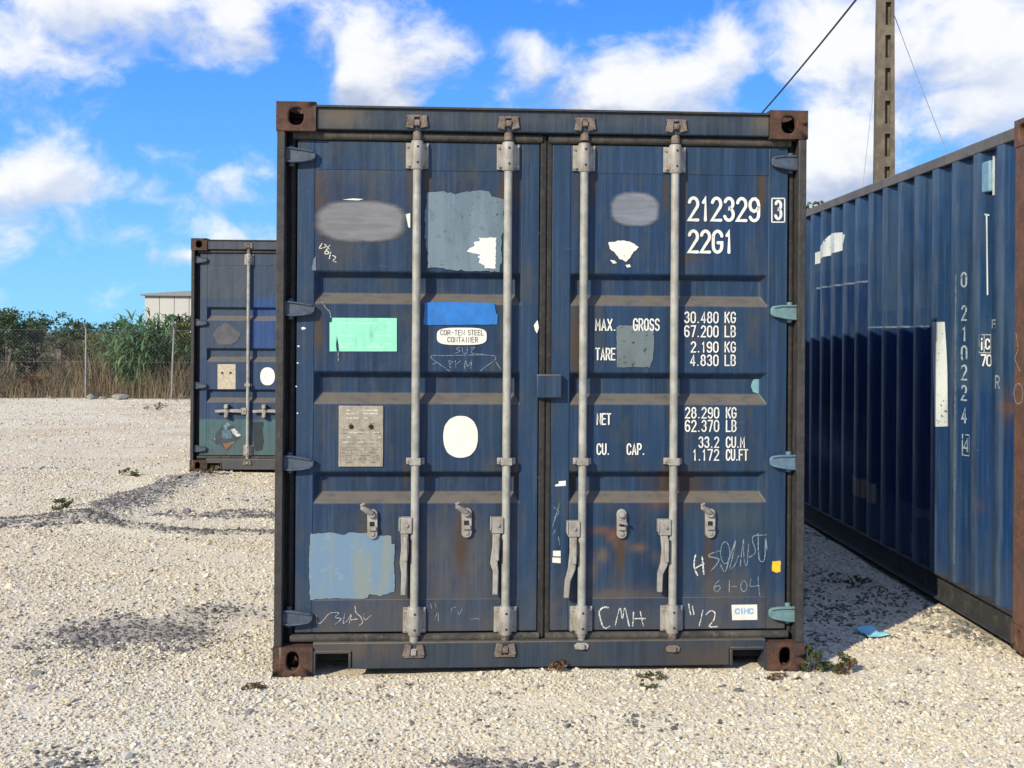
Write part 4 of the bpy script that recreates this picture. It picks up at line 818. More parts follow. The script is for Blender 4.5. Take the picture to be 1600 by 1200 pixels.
vent = MB().box(.018, .046, b[0], a[0], a[1], b[1]).build('side_vent', plain('pale_blue_vent', (.16, .30, .40), .5, .2, 20, 0, .2, (.3, .33, .34), .5), right, .008)
MB().box(.036, .046, b[0]-.006, b[0]-.001, a[1]-.02, b[1]+.02).build('vent_edge', M_swhite, vent)
mb = MB()
for x0, y0, x1, y1 in ((1542.5, 335, 1543.5, 460), (1540, 335, 1546, 336)): stroke(mb, [on_sheet(x0, y0), on_sheet(x1, y1)], .008, side3())
mb.build('sealant_line', M_swhite, right)
mb = MB(); stroke(mb, [to_side(RIGHT, 1592+7*math.cos(t), 615+16*math.sin(t), .006) for t in np.linspace(0, 6.2, 18)], .005, lambda p: (.0035, p[0], p[1])); stroke(mb, [to_side(RIGHT, x, y, .006) for x, y in ((1588, 520), (1592, 545), (1586, 560), (1594, 580))], .005, lambda p: (.0035, p[0], p[1]))
mb.build('chalk_scrawl', chalk('post_chalk', (.5, .45, .4), .6), right)

# ================================================================== UTILITY POLE AND WIRES
PZ = 16.0; pb = at_depth(1381, 285, PZ); PX = pb.x
pole = empty('utility_pole', (PX, PZ, 0), R(-6)); tag(pole, 'grey-brown concrete utility pole with stacked recesses, rising behind the right container', 'utility pole')
M_conc = plain('pole_concrete', (.135, .112, .078), .9, .35, 7, 0, .5, (.07, .062, .05), .7)
hw = lambda z: .128-.0085*(z-3.5); POLE_H = 8.2
mb = MB(); zc = -.2; cells = []
z = .42
while z < POLE_H-.5: cells.append((z, z+.31)); z += .447
D = .10
def ring(z): h = hw(z); return [(-h, -D), (h, -D), (h, D), (-h, D)]
zs = [-.3]+[q for c in cells for q in c]+[POLE_H]
r0, r1 = ring(-.3), ring(POLE_H)
for i in range(len(zs)-1):
    za, zb = zs[i], zs[i+1]; A, B = ring(za), ring(zb)
    vs = [(p[0], p[1], za) for p in A]+[(p[0], p[1], zb) for p in B]
    mb.add(vs, [(1, 2, 6, 5), (3, 0, 4, 7)])
    for s_, y in ((-1, -D), (1, D)):
        ha, hb = hw(za), hw(zb)
        if i % 2 == 0: mb.add([(-ha, y, za), (ha, y, za), (hb, y, zb), (-hb, y, zb)], [(0, 1, 2, 3)])
        else:
            l, r = -.012, .062; yi = y-s_*.075
            mb.add([(-ha, y, za), (l, y, za), (l, y, zb), (-hb, y, zb)], [(0, 1, 2, 3)]); mb.add([(r, y, za), (ha, y, za), (hb, y, zb), (r, y, zb)], [(0, 1, 2, 3)])
            mb.add([(l, y, za), (r, y, za), (r, y, zb), (l, y, zb), (l, yi, za), (r, yi, za), (r, yi, zb), (l, yi, zb)], [(4, 5, 6, 7), (0, 1, 5, 4), (1, 2, 6, 5), (2, 3, 7, 6), (3, 0, 4, 7)])
t = POLE_H; h = hw(t); mb.add([(-h, -D, t), (h, -D, t), (h, D, t), (-h, D, t)], [(0, 1, 2, 3)])
mb.build('shaft', M_conc, pole)
mb = MB().box(-.35, .35, -.13, -.101, 6.62, 6.70); mb.build('crossarm', M_brkt, pole, .004)
for sx in (-.28, .28): MB().tube([(sx, -.115, 6.70), (sx, -.115, 6.74), (sx, -.115, 6.78), (sx, -.115, 6.84)], [.02, .035, .02, .03], 10).build('insulator', M_bolt, pole, smooth=True)
M_wire = plain('black_cable', (.02, .02, .024), .6); M_thin = plain('thin_wire', (.28, .30, .33), .5)
def wire(name, a, b, sag, r, mat, label, n=36):
    a, b = Vector(a), Vector(b); pts = [a.lerp(b, t)+Vector((0, 0, -4*sag*t*(1-t))) for t in np.linspace(0, 1, n)]
    o = MB().tube(pts, r, 6).build(name, mat, None, smooth=True); return tag(o, label, 'cable')
p0 = at_depth(1372, -44, 15.9); p1 = at_depth(968, 352, 52)
wire('overhead_cable', p0, p1, .85, .017, M_wire, 'thick black overhead cable sloping down from the pole behind the nearest container')
second = empty('utility_pole', (p1.x+.1, 52.2, 0), R(-6)); tag(second, 'distant concrete utility pole hidden behind the nearest container', 'utility pole')
MB().prism_z([(-.14, -.1), (.14, -.1), (.14, .1), (-.14, .1)], -.2, p1.z+.4).build('shaft', M_conc, second)
p2 = at_depth(1393, 12, 16.0); wire('guy_wire', p2, (8.6, 17.5, .02), .38, .006, M_thin, 'thin pale wire slanting down rightward from the concrete pole')
p3 = at_depth(1368, 110, 16.1); wire('guy_wire', p3, (4.1, 15.0, .02), .06, .005, M_thin, 'thin faint wire dropping leftward from the concrete pole')

# ================================================================== VEGETATION
def leaf_mat(name, c1, c2, c3, sc=1.2, trans=.25):
    m, nt, bs = newmat(name); co = oco(nt); n1 = noise(nt, co, sc, 4, .6); n2 = noise(nt, co, sc*14, 3, .6)
    c = mixc(nt, sstep(nt, n1, .35, .65), c1, c2); c = mixc(nt, sstep(nt, n2, .5, .72), c, c3); setc(nt, bs, c, .6)
    out = nt.nodes['Material Output']; tl = nd(nt, 'ShaderNodeBsdfTranslucent', {'Color': c})
    mx = nd(nt, 'ShaderNodeMixShader', {0: trans, 1: bs.outputs[0], 2: tl.outputs[0]}); nt.links.new(mx.outputs[0], out.inputs[0]); return m
LM_dark = leaf_mat('dark_leaf', (.036, .066, .026), (.058, .098, .034), (.10, .14, .05))
LM_green = leaf_mat('mid_leaf', (.035, .062, .022), (.06, .085, .028), (.085, .11, .04))
LM_olive = leaf_mat('olive_leaf', (.075, .088, .042), (.115, .115, .058), (.15, .14, .075))
LM_yel = leaf_mat('yellow_green_leaf', (.095, .125, .028), (.145, .16, .045), (.19, .18, .065))
LM_reed = leaf_mat('reed_leaf', (.085, .185, .07), (.135, .245, .10), (.24, .33, .18), 2.5, .3)
LM_brown = leaf_mat('brown_leaf', (.13, .07, .032), (.18, .105, .045), (.24, .15, .07))
M_dry = leaf_mat('dry_stalk', (.15, .12, .065), (.26, .195, .115), (.36, .285, .18), 1.5, .2)
M_bark = plain('bark', (.10, .08, .06), .9, .3)
def leaf_cloud(pts, size, rng, droop=.3):        # one small folded leaf per point: two triangles each
    n = len(pts); d = rng.normal(size=(n, 3)); d[:, 2] = d[:, 2]*.7-droop; d /= np.linalg.norm(d, axis=1)[:, None]
    s = rng.normal(size=(n, 3)); s -= (s*d).sum(1)[:, None]*d; s /= np.linalg.norm(s, axis=1)[:, None]
    L_ = size*rng.uniform(.6, 1.4, n)[:, None]; W_ = L_*rng.uniform(.28, .5, n)[:, None]
    v = np.stack([pts-d*L_*.5, pts+s*W_*.5, pts+d*L_*.5, pts-s*W_*.5], 1).reshape(-1, 3)
    f = np.arange(n*4, dtype=np.int32).reshape(-1, 4); return v, f
def np_mesh(name, v, f, mat, parent=None, loc=(0, 0, 0)):
    me = bpy.data.meshes.new(name); k = f.shape[1]; me.vertices.add(len(v)); me.vertices.foreach_set('co', np.asarray(v, np.float32).ravel()); me.loops.add(f.size); me.loops.foreach_set('vertex_index', f.astype(np.int32).ravel())
    me.polygons.add(len(f)); me.polygons.foreach_set('loop_start', np.arange(len(f), dtype=np.int32)*k); me.update(calc_edges=True); me.materials.append(mat)
    o = bpy.data.objects.new(name, me); COL.objects.link(o); o.parent = parent; o.location = loc; return o
def shrub(name, label, cat, x, y, rx, ry, h, n, mat, size=.08, seed=0, base=.1, nclump=26, group=None, droop=.2):
    rng = np.random.default_rng(seed+100); root = empty(name, (x, y, float(ground_h(x, y)))); tag(root, label, cat, group)
    th = rng.uniform(0, 2*np.pi, nclump); rr = np.sqrt(rng.uniform(0, 1, nclump)); hz = rng.uniform(base, 1, nclump)
    lim = np.sqrt(np.clip(1-np.maximum(0, hz-.45)**2/.34, .05, 1))*rng.uniform(.75, 1.15, nclump)
    cc = np.stack([np.cos(th)*rr*lim*rx, np.sin(th)*rr*lim*ry, hz*h*rng.uniform(.82, 1.0, nclump)], 1)
    cr = rng.uniform(.14, .30, nclump)*(rx+h*.5)*.62
    k = rng.integers(0, nclump, n); off = rng.normal(size=(n, 3)); off *= (rng.uniform(.25, 1, n)**.5/np.linalg.norm(off, axis=1))[:, None]
    p = cc[k]+off*cr[k][:, None]*np.array([1, 1, .75]); p[:, 2] = np.abs(p[:, 2])
    v, f = leaf_cloud(p, size, rng, droop); np_mesh('foliage', v, f, mat, root)
    mb = MB()
    for i in range(min(nclump, 14)): a = cc[i]; mb.tube([(a[0]*.08, a[1]*.08, -.03), (a[0]*.45, a[1]*.45, a[2]*.5), tuple(a)], [.03*h/2, .018*h/2, .006], 5)
    mb.build('stem', M_bark, root); return root
def gpx(x, Y): return at_depth(x, 560, Y).x
BUSH = [('shrub', 'dense dark green shrub behind the fence at the photo left edge', gpx(6, 29.6), 29.6, .8, .8, 2.1, 6500, LM_dark, .085, 1, .15),
        ('shrub', 'dark green shrub outside the photo left of the fence gap', gpx(-60, 29.8), 29.8, 1.1, .9, 2.3, 4500, LM_dark, .085, 2, .15),
        ('shrub', 'grey-olive wispy shrub left of the first fence post', gpx(95, 29.4), 29.4, .7, .6, 1.45, 4200, LM_olive, .06, 3, .2),
        ('shrub', 'low olive shrub between the dark shrub and the wispy one', gpx(58, 30.2), 30.2, .55, .6, 1.5, 3200, LM_olive, .07, 4, .2),
        ('shrub', 'yellow-green bush just right of the first fence post', gpx(155, 30.6), 30.6, .75, .7, 1.5, 4200, LM_yel, .085, 5, .2),
        ('shrub', 'dark leafy bush behind the second fence post beside the far container', gpx(286, 31.5), 31.5, .75, .8, 2.0, 5000, LM_dark, .10, 6, .2),
        ('shrub', 'light green bush low beside the far container', gpx(291, 28.4), 28.4, .45, .4, 1.75, 2600, LM_yel, .08, 7, .2),
        ('shrub', 'small dark tree top peeking left of the first fence post', gpx(128, 34), 34.0, .45, .5, 1.95, 2600, LM_dark, .11, 8, .3),
        ('shrub', 'little orange-brown bush at the foot of the fence, left', gpx(50, 27.8), 27.8, .45, .3, .55, 1500, LM_brown, .06, 9, .1),
        ('shrub', 'tiny green weed clump at the fence foot near the left edge', gpx(22, 27.8), 27.8, .4, .25, .35, 900, LM_green, .05, 10, .05)]
for nm, lb, x, y, rx, ry, h, n, mt_, sz, sd, bs_ in BUSH: shrub(nm, lb, 'shrub', x, y, rx, ry, h, n, mt_, sz, sd, bs_)
for i, (x, y, h) in enumerate(((-3.5, 31, 2.2), (-.5, 30.5, 1.9), (2.6, 31.5, 2.4))):
    shrub('shrub', ('green shrub behind the fence, hidden by the far container', 'green shrub behind the fence, hidden by the nearest container', 'tall green shrub behind the fence, hidden between containers')[i], 'shrub', x, y, 1.3, .9, h, 3500, (LM_green, LM_olive, LM_dark)[i], .1, 40+i, .15)
def reed(name, label, x, y, ncul, h, spread, leafn, seed, plume=False):
    rng = random.Random(seed); root = empty(name, (x, y, float(ground_h(x, y)))); tag(root, label, 'reed'); lv, lf = [], []; st = MB(); pv = MB()
    for c in range(ncul):
        a = rng.uniform(0, 2*math.pi); lean = rng.uniform(.05, 1)**.7*spread; hh = h*rng.uniform(.62, 1.0)*(1-.32*(lean/spread)**2)
        bx_, by_ = rng.gauss(0, .16), rng.gauss(0, .16); dx_, dy_ = math.cos(a)*lean, math.sin(a)*lean*.7
        pt = lambda t: Vector((bx_+dx_*t**1.5, by_+dy_*t**1.5, hh*t))
        st.tube([pt(0)-Vector((0, 0, .04)), pt(.35), pt(.7), pt(1)], [.012, .011, .008, .004], 4, False)
        for k in range(leafn):
            t = rng.uniform(.22, 1.0); b = pt(t); la = rng.uniform(0, 2*math.pi); Ln = rng.uniform(.38, .68)*(1.05-.3*abs(t-.6)); wd = rng.uniform(.036, .065); up = rng.uniform(.35, 1.2)+(1.0 if t > .93 else 0)
            hd = Vector((math.cos(la), math.sin(la), 0)); sd_ = Vector((-hd.y, hd.x, 0)); o = len(lv); q = b.copy(); ang = math.atan(up); drp = rng.uniform(.25, .62)
            for s_ in range(6):
                ww = wd*(1-(s_/5)**1.6)*(.7 if s_ == 0 else 1); lv.append(q+sd_*ww/2); lv.append(q-sd_*ww/2)
                q = q+(hd*math.cos(ang)+Vector((0, 0, 1))*math.sin(ang))*Ln/5; ang -= drp
            for s_ in range(5): lf.append((o+2*s_, o+2*s_+1, o+2*s_+3, o+2*s_+2))
        if plume:
            q = pt(1)
            for k in range(60):
                d = Vector((rng.gauss(0, .05), rng.gauss(0, .05), rng.uniform(-.05, .5))); e = d+Vector((rng.gauss(0, .03), rng.gauss(0, .03), .06)); pv.add([q+d, q+d+Vector((.008, 0, 0)), q+e], [(0, 1, 2)])
    np_mesh('foliage', [tuple(p) for p in lv], np.array(lf), LM_reed, root); st.build('stem', M_dry if plume else LM_olive, root)
    if plume: pv.build('plume', plain('plume', (.55, .5, .38), .9), root)
    return root
reed('giant_reed', 'tall green giant reed clump with arching leaves in front of the white building', gpx(232, 28.4), 28.4, 150, 2.05, 1.15, 22, 3)
reed('giant_reed', 'smaller reed clump rising behind the yellow-green bush', gpx(170, 31.5), 31.5, 22, 1.75, .6, 11, 4)
pp = at_depth(1299, 300, 30); reed('giant_reed', 'tall reed tips with pale plumes just above the right container rail', pp.x, 30, 7, pp.z-.15, .35, 6, 8, True)
# dry grass and weeds beyond and along the fence
rng = np.random.default_rng(5); n = 30000
gxp = rng.uniform(-16, 9, n); gyp = 27.25+rng.uniform(0, 1, n)**1.2*4.2; gyp[:900] = 27.3-rng.uniform(0, 1, 900)**2.5*1.3; dens = vnoise(gxp, gyp, .8, 21); keep = rng.uniform(0, 1, n) < .35+.9*dens; gxp, gyp = gxp[keep], gyp[keep]; n = len(gxp)
hh = (.25+.85*rng.uniform(0, 1, n)*np.clip((gyp-26.9)/1.2, .18, 1))*(.3+1.35*vnoise(gxp, gyp, .8, 22)); lean = rng.normal(0, .22, (n, 2))*hh[:, None]; wd = rng.uniform(.003, .010, n)
b = np.stack([gxp, gyp, ground_h(gxp, gyp)-.02], 1); t1 = b+np.stack([lean[:, 0]*.35, lean[:, 1]*.35, hh*.55], 1); t2 = b+np.stack([lean[:, 0], lean[:, 1], hh], 1); a = rng.uniform(0, np.pi, n); sv = np.stack([np.cos(a), np.sin(a), 0*a], 1)*wd[:, None]
v = np.stack([b-sv, b+sv, t1+sv*.7, t1-sv*.7, t2+sv*.15, t2-sv*.15], 1).reshape(-1, 3); k = np.arange(n)*6
f = np.concatenate([np.stack([k, k+1, k+2, k+3], 1), np.stack([k+3, k+2, k+4, k+5], 1)])
tag(np_mesh('dry_grass', v, f, M_dry), 'tall dry brown grass and weeds growing behind the wire fence', 'grass', None, 'stuff')
ns = 9000; k = rng.integers(0, n, ns); p = b[k]+np.stack([lean[k, 0]*.6, lean[k, 1]*.6, hh[k]*rng.uniform(.3, 1, ns)], 1)+rng.normal(0, .04, (ns, 3)); v, f = leaf_cloud(p, .045, rng, .1)
tag(np_mesh('dry_weeds', v, f, leaf_mat('weed_leaf', (.10, .085, .045), (.15, .115, .065), (.075, .085, .04))), 'seed heads and withered leaves among the dry grass', 'weeds', None, 'stuff')
# far trees on the skyline
for i, (px, Y, h, rx, lb) in enumerate(((85, 120, 2.4, 5, 'far low dark tree line seen through the gap left of the first post'), (30, 110, 3.0, 5, 'far dark tree behind the dense left shrub'), (190, 130, 2.6, 6, 'far low tree behind the reed clump'))):
    shrub('far_tree', lb, 'tree', at_depth(px, 560, Y).x, Y, rx, 2.5, h, 2600, LM_dark, .35, 60+i, .1)
def tree(label, x, y, h, rx, seed):
    r_ = shrub('tree', label, 'tree', x, y, rx, rx, h, 5200, LM_dark, .16, seed, .35, 34); MB().tube([(0, 0, -.1), (.05, 0, h*.25), (0, .05, h*.55)], [.14, .11, .05], 8).build('trunk', M_bark, r_); return r_
pp = at_depth(1268, 322, 38); tree('dark tree whose tip shows over the far end of the right container', pp.x-.1, 38, pp.z*1.02, 1.3, 71)

# ================================================================== FENCE
fence = empty('chain_link_fence', (0, 27.0, 0)); tag(fence, 'chain-link wire fence on slim pale posts along the back of the yard', 'fence')
M_fpost = plain('fence_post', (.27, .27, .25), .6, .2, 6, .2, .1, (.24, .2, .17), .5); M_fw = plain('fence_wire', (.30, .31, .31), .5, .15, 5, .4)
x134 = at_depth(134, 570, 27).x; x268 = at_depth(268, 570, 27).x; step = x268-x134; FX0 = x134-4*step; NP = 15
for i in range(NP):
    x = FX0+i*step-(.3 if i == 3 else 0); lean_ = (.0, .05, -.03, .02)[i % 4]
    MB().tube([(x, 0, -.15), (x+lean_*.5, 0, .9), (x+lean_, 0, 1.62), (x+lean_-.02, -.10, 1.74)], .021, 8).build('post', M_fpost, fence, smooth=True)
mb = MB(); x1 = FX0+(NP-1)*step; Hf = 1.55; sp_ = .085
def thin(p, q, r=.0009): mb.tube([p, q], r, 3, False)
x = FX0-Hf
while x < x1:
    for s_ in (1, -1):
        a_, b_ = (x, .04), (x+Hf, Hf+.04)
        if s_ < 0: a_, b_ = (x, Hf+.04), (x+Hf, .04)
        t0 = max(0, (FX0-x)/Hf); t1_ = min(1, (x1-x)/Hf)
        if t1_ > t0: thin((a_[0]+(b_[0]-a_[0])*t0, -.03, a_[1]+(b_[1]-a_[1])*t0), (a_[0]+(b_[0]-a_[0])*t1_, -.03, a_[1]+(b_[1]-a_[1])*t1_))
    x += sp_
mb.build('wire_mesh', M_fw, fence)
for z_ in (.06, .85, 1.59):
    MB().tube([(FX0, -.035, z_), (x1, -.035, z_)], .0016, 4).build('straining_wire', M_fw, fence)

# ================================================================== WHITE BUILDING
wp = at_depth(226, 462, 80); bh = wp.z
bld = empty('warehouse', (wp.x, 80, 0), R(3)); tag(bld, 'white flat-walled warehouse with low grey roof behind the reeds', 'building')
M_bw = plain('warehouse_cladding', (.50, .50, .47), .7, .06, .5); M_br = plain('warehouse_roof', (.23, .25, .27), .7)
BW = 12.0
for i in range(12): MB().box(i*BW/12+.02, (i+1)*BW/12-.02, 0, .08, -.2, bh).build('wall_panel', M_bw, bld)
MB().box(0.05, BW-.05, .10, 18, -.2, bh-.03).build('wall', M_bw, bld)
mb = MB(); mb.prism_y([(-.25, bh+.003), (BW+.25, bh+.003), (BW+.25, bh+.12), (BW*.27, bh+.36), (-.25, bh+.12)], -.25, 18.2); mb.build('roof', M_br, bld)
MB().box(7.5, 10.5, -.05, -.003, -.1, 3.2).build('roller_door', M_br, bld)

# ================================================================== LOOSE STONES (gravel) AND SMALL THINGS
def footprint(x, y, pad=0.0):
    m = np.zeros(len(x), bool)
    for C in (FRONT, BACK, RIGHT):
        c, s = math.cos(C['yaw']), math.sin(C['yaw']); dx, dy = x-C['o'][0], y-C['o'][1]; u = dx*c+dy*s; v = -dx*s+dy*c
        m |= (u > .02-pad) & (u < W-.02+pad) & (v > .03-pad) & (v < L+pad)
    return m
rng = np.random.default_rng(9); PX_, PY_, SZ, TN = [], [], [], []
def scatter(n, x0, x1, y0, y1, lo, hi, powr, tone=None):
    x = rng.uniform(x0, x1, n); y = rng.uniform(y0, y1, n); k = ~footprint(x, y); x, y = x[k], y[k]
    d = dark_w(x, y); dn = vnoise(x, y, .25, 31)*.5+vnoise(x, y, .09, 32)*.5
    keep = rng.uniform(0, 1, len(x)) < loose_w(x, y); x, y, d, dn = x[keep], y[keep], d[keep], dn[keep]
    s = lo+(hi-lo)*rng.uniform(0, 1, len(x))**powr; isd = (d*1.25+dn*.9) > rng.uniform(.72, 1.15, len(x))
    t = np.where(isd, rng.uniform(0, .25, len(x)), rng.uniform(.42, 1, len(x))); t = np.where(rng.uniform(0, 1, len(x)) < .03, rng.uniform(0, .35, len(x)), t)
    s = np.where(isd, s*rng.uniform(.8, 1.3, len(x)), s)
    PX_.append(x); PY_.append(y); SZ.append(s); TN.append(t)
scatter(105000, -3.2, 3.4, 3.6, 6.2, .003, .0105, 1.8); scatter(1300, -3.4, 3.6, 3.3, 6.2, .010, .019, 2.2)
scatter(130000, -6.2, 3.0, 6.2, 13, .004, .0125, 1.9); scatter(1200, -6.5, 3.2, 6.2, 13, .012, .026, 2.2)
scatter(34000, -13, -1, 13, 26.8, .007, .020, 2.4); scatter(4000, -1, 9, 13, 26.8, .008, .022, 2.4)
x = np.concatenate(PX_); y = np.concatenate(PY_); s = np.concatenate(SZ); tn = np.concatenate(TN); n = len(x)
me = bpy.data.meshes.new('loose_gravel'); me.vertices.add(n); me.vertices.foreach_set('co', np.stack([x, y, ground_h(x, y)+s*.12], 1).astype(np.float32).ravel())
def attr(nm, typ, data, key): at = me.attributes.new(nm, typ, 'POINT'); at.data.foreach_set(key, np.asarray(data).ravel())
attr('rot', 'FLOAT_VECTOR', np.stack([rng.normal(0, .35, n), rng.normal(0, .35, n), rng.uniform(0, 6.28, n)], 1).astype(np.float32), 'vector')
attr('scl', 'FLOAT_VECTOR', (s[:, None]*np.stack([rng.uniform(.8, 1.45, n), rng.uniform(.7, 1.1, n), rng.uniform(.45, .8, n)], 1)).astype(np.float32), 'vector')
attr('tone', 'FLOAT', tn.astype(np.float32), 'value'); attr('idx', 'INT', rng.integers(0, 6, n).astype(np.int32), 'value')
m_st, nt, bs = newmat('stone'); at = nd(nt, 'ShaderNodeAttribute', attribute_name='tone', attribute_type='INSTANCER').outputs['Fac']
rp = nt.nodes.new('ShaderNodeValToRGB'); nt.links.new(at, rp.inputs[0]); cr = rp.color_ramp
cr.elements[0].position = 0; cr.elements[0].color = (.10, .095, .09, 1); cr.elements[1].position = 1; cr.elements[1].color = (.70, .665, .56, 1)
for p_, c_ in ((.25, (.20, .19, .18)), (.40, (.30, .26, .22)), (.45, (.47, .40, .28)), (.62, (.58, .51, .37)), (.8, (.64, .585, .45))): e = cr.elements.new(p_); e.color = c4(c_)
nn = noise(nt, oco(nt), 2.2, 4, .6); setc(nt, bs, mixc(nt, sstep(nt, nn, .35, .7), rp.outputs[0], mixc(nt, .72, (0, 0, 0), rp.outputs[0])), .92); bs.inputs['Specular IOR Level'].default_value = .12
me.materials.append(m_st)
gv = bpy.data.objects.new('loose_gravel', me); COL.objects.link(gv); tag(gv, 'loose pale limestone gravel with scattered dark stones over the yard', 'gravel', None, 'stuff')
ng = bpy.data.node_groups.new('gravel_spread', 'GeometryNodeTree'); ng.interface.new_socket('Geometry', in_out='INPUT', socket_type='NodeSocketGeometry'); ng.interface.new_socket('Geometry', in_out='OUTPUT', socket_type='NodeSocketGeometry')
gi = ng.nodes.new('NodeGroupInput'); go = ng.nodes.new('NodeGroupOutput'); g2i = ng.nodes.new('GeometryNodeGeometryToInstance')
for q in range(6):
    ico = nd(ng, 'GeometryNodeMeshIcoSphere', {'Radius': 1.0, 'Subdivisions': 2 if q < 3 else 2}); pos = ng.nodes.new('GeometryNodeInputPosition')
    ns_ = nd(ng, 'ShaderNodeTexNoise', {'Vector': nd(ng, 'ShaderNodeVectorMath', {0: pos.outputs[0], 1: (q*7.3, q*3.1, q*1.7)}, operation='ADD').outputs[0], 'Scale': 1.1, 'Detail': 2.0})
    k_ = nd(ng, 'ShaderNodeMath', {0: ns_.outputs[0], 1: 1.9, 2: .05}, operation='MULTIPLY_ADD')
    np_ = nd(ng, 'ShaderNodeVectorMath', {0: pos.outputs[0]}, operation='SCALE'); ng.links.new(k_.outputs[0], np_.inputs['Scale'])
    spn = nd(ng, 'GeometryNodeSetPosition', {'Geometry': ico.outputs['Mesh'], 'Position': np_.outputs[0]}); ng.links.new(spn.outputs[0], g2i.inputs[0])
def nat(nm, typ): q = ng.nodes.new('GeometryNodeInputNamedAttribute'); q.data_type = typ; q.inputs['Name'].default_value = nm; return q.outputs['Attribute']
ip = nd(ng, 'GeometryNodeInstanceOnPoints', {'Points': gi.outputs[0], 'Instance': g2i.outputs[0], 'Pick Instance': True, 'Instance Index': nat('idx', 'INT'), 'Scale': nat('scl', 'FLOAT_VECTOR')})
er = nd(ng, 'FunctionNodeEulerToRotation', {0: nat('rot', 'FLOAT_VECTOR')}); ng.links.new(er.outputs[0], ip.inputs['Rotation'])
smn = nd(ng, 'GeometryNodeSetMaterial', {'Geometry': ip.outputs[0], 'Material': m_st}); ng.links.new(smn.outputs[0], go.inputs[0])
gv.modifiers.new('spread', 'NODES').node_group = ng

def rock(name, label, x, y, s, mat, seed, group=None):
    import bmesh
    r_ = np.random.default_rng(seed); b_ = bmesh.new(); bmesh.ops.create_icosphere(b_, subdivisions=3, radius=1.0); dirs = r_.normal(size=(18, 3)); dirs /= np.linalg.norm(dirs, axis=1)[:, None]; cut = r_.uniform(.5, .85, 18)
    for v_ in b_.verts:
        p = np.array(v_.co)
        for d_, c_ in zip(dirs, cut):
            k_ = p@d_
            if k_ > c_: p = p-d_*(k_-c_)
        v_.co = p*np.array([1.2, .9, .62])*s
    me_ = bpy.data.meshes.new(name); b_.to_mesh(me_); b_.free(); me_.materials.append(mat); o = bpy.data.objects.new(name, me_); COL.objects.link(o); o.location = (x, y, float(ground_h(x, y))+s*.22); o.rotation_euler = (0, 0, r_.uniform(0, 6)); return tag(o, label, 'stone', group)
M_rk = plain('grey_stone', (.20, .195, .19), .9, .35, 20, 0, .5); M_rub = plain('grey_rubble', (.27, .25, .22), .9, .4, 9, 0, .6); M_rp = plain('pale_stone', (.46, .44, .40), .9, .3, 9, 0, .5)
for i, (px, py, s_, mt_, lb) in enumerate(((390, 1113, .024, M_rk, 'dark grey stone lying alone left of the nearest container'), (60, 1055, .028, M_rk, 'grey stone beside the dark gravel patch, upper of two at far left'), (48, 1078, .028, M_rp, 'pale grey stone, lower of two at far left'),
        (118, 998, .034, M_rk, 'largest dark stone in the dark gravel patch'), (777, 1087, .022, M_rk, 'grey stone in front of the second locking bar'), (80, 1195, .028, M_rk, 'dark stone at the bottom left edge'), (200, 1181, .028, M_rp, 'light grey stone near the bottom edge, left of centre'), (292, 800, .055, M_rk, 'dark stone in the dark streak before the far container'))):
    rock('stone', lb, *ground_at(px, py), s_, mt_, 300+i)
for i, (px, s_, lb) in enumerate(((143, .15, 'pale rubble block right of the first fence post'), (160, .09, 'small rubble block between two larger pale blocks at the fence'), (187, .19, 'largest pale rubble block at the fence foot below the reeds'), (78, .07, 'small white rubble lump left of the first fence post'))):
    rock('rubble', lb, at_depth(px, 620, 26.75).x, 26.75, s_, M_rub, 330+i)
# crumpled pale blue scrap in the alley
import bmesh
cx, cy = ground_at(1362, 992); b_ = bmesh.new(); bmesh.ops.create_grid(b_, x_segments=16, y_segments=12, size=.5); rr_ = random.Random(4)
for v_ in b_.verts:
    x_, y_ = v_.co.x, v_.co.y; v_.co.x = x_*.105*(1-.3*y_); v_.co.y = y_*.15; v_.co.z = .006+.006*math.sin(x_*5+y_*3)*(.4+abs(y_))+.004*math.sin(y_*9-x_*4)+.05*(y_ > .1)*(y_-.1)
me_ = bpy.data.meshes.new('cloth_scrap'); b_.to_mesh(me_); b_.free(); me_.materials.append(plain('pale_blue_cloth', (.28, .62, .72), .8, .12, 30)); me_.polygons.foreach_set('use_smooth', [True]*len(me_.polygons))
o = bpy.data.objects.new('cloth_scrap', me_); COL.objects.link(o); o.location = (cx, cy, float(ground_h(cx, cy))+.012); o.rotation_euler = (0, 0, .3); so = o.modifiers.new('thick', 'SOLIDIFY'); so.thickness = .002
tag(o, 'crumpled pale blue cloth scrap on the gravel between two containers', 'cloth')
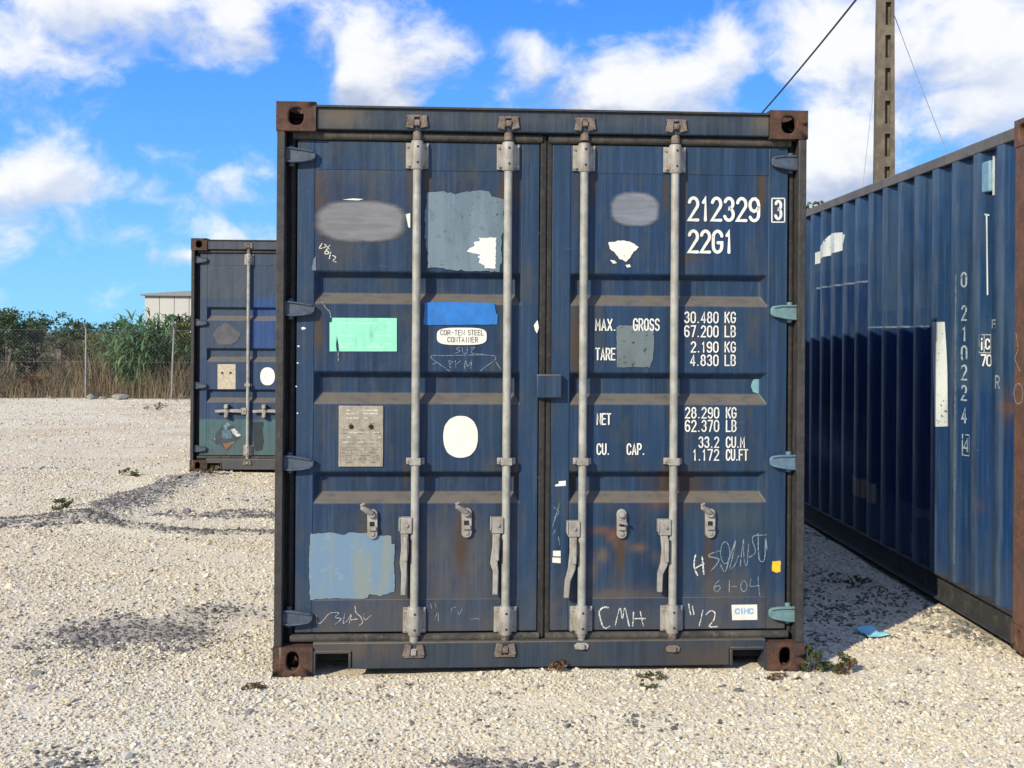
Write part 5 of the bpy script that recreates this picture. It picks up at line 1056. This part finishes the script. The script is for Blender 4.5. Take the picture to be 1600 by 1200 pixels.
# weeds at the container feet
def weed(label, px, py, r_, h, n, mat, seed, size=.022):
    x_, y_ = ground_at(px, py); return shrub('weed', label, 'weed', x_, y_, r_, r_*.7, h, n, mat, size, seed, .05, 12)
LM_weed = leaf_mat('weed_green', (.045, .065, .018), (.08, .095, .025), (.11, .12, .04), 8)
for i, a_ in enumerate((('green weed hugging the right bottom corner casting of the nearest container', 1268, 1046, .075, .12, 420, LM_weed), ('sprawling reddish weed right of the nearest container corner', 1305, 1044, .10, .09, 380, LM_weed), ('brown withered weed at the right end of the sprawling weed', 1325, 1049, .05, .07, 130, LM_brown),
        ('low green weed under the sill in front of the third bar', 1020, 1060, .08, .022, 90, LM_weed), ('low green and brown weed on the gravel below the third bar', 1008, 1073, .06, .016, 80, LM_weed), ('flat brown weed under the sill near the door joint', 868, 1052, .07, .045, 150, LM_brown), ('dark dry twig litter before the right corner casting', 1225, 1062, .09, .02, 110, LM_brown),
        ('lone green weed on the open gravel at left', 95, 797, .13, .09, 220, LM_weed), ('small dark weed in front of the far container', 330, 742, .14, .08, 220, LM_brown), ('dark dry weed flat on the gravel left of the nearest container', 392, 1075, .06, .02, 100, LM_brown), ('green weed in the alley by the dark stones', 1340, 915, .09, .07, 160, LM_weed), ('tiny weed on the pale track at left', 205, 742, .12, .08, 130, LM_weed), ('green weed tuft at the edge of the yard below the reeds', 245, 641, .22, .16, 220, LM_green))):
    weed(a_[0], a_[1], a_[2], a_[3], a_[4], a_[5], a_[6], 400+i, .022 if a_[2] > 900 else .035)
x_, y_ = ground_at(1312, 1197); sp_o = empty('grass_sprout', (x_, y_, float(ground_h(x_, y_)))); tag(sp_o, 'single green grass sprout at the bottom edge, right of centre', 'grass')
rr_ = random.Random(3)
for dx_, dz_, w_ in ((-.012, .062, .012), (.010, .045, .010), (-.05, .012, .007), (.03, .02, .008)):
    MB().add([(-w_*.4, 0, 0), (w_*.4, 0, 0), (dx_*.5+w_*.5, .004, dz_*.6), (dx_*.5-w_*.5, -.004, dz_*.6), (dx_, 0, dz_)], [(0, 1, 2, 3), (3, 2, 4)]).build('blade', LM_reed, sp_o)
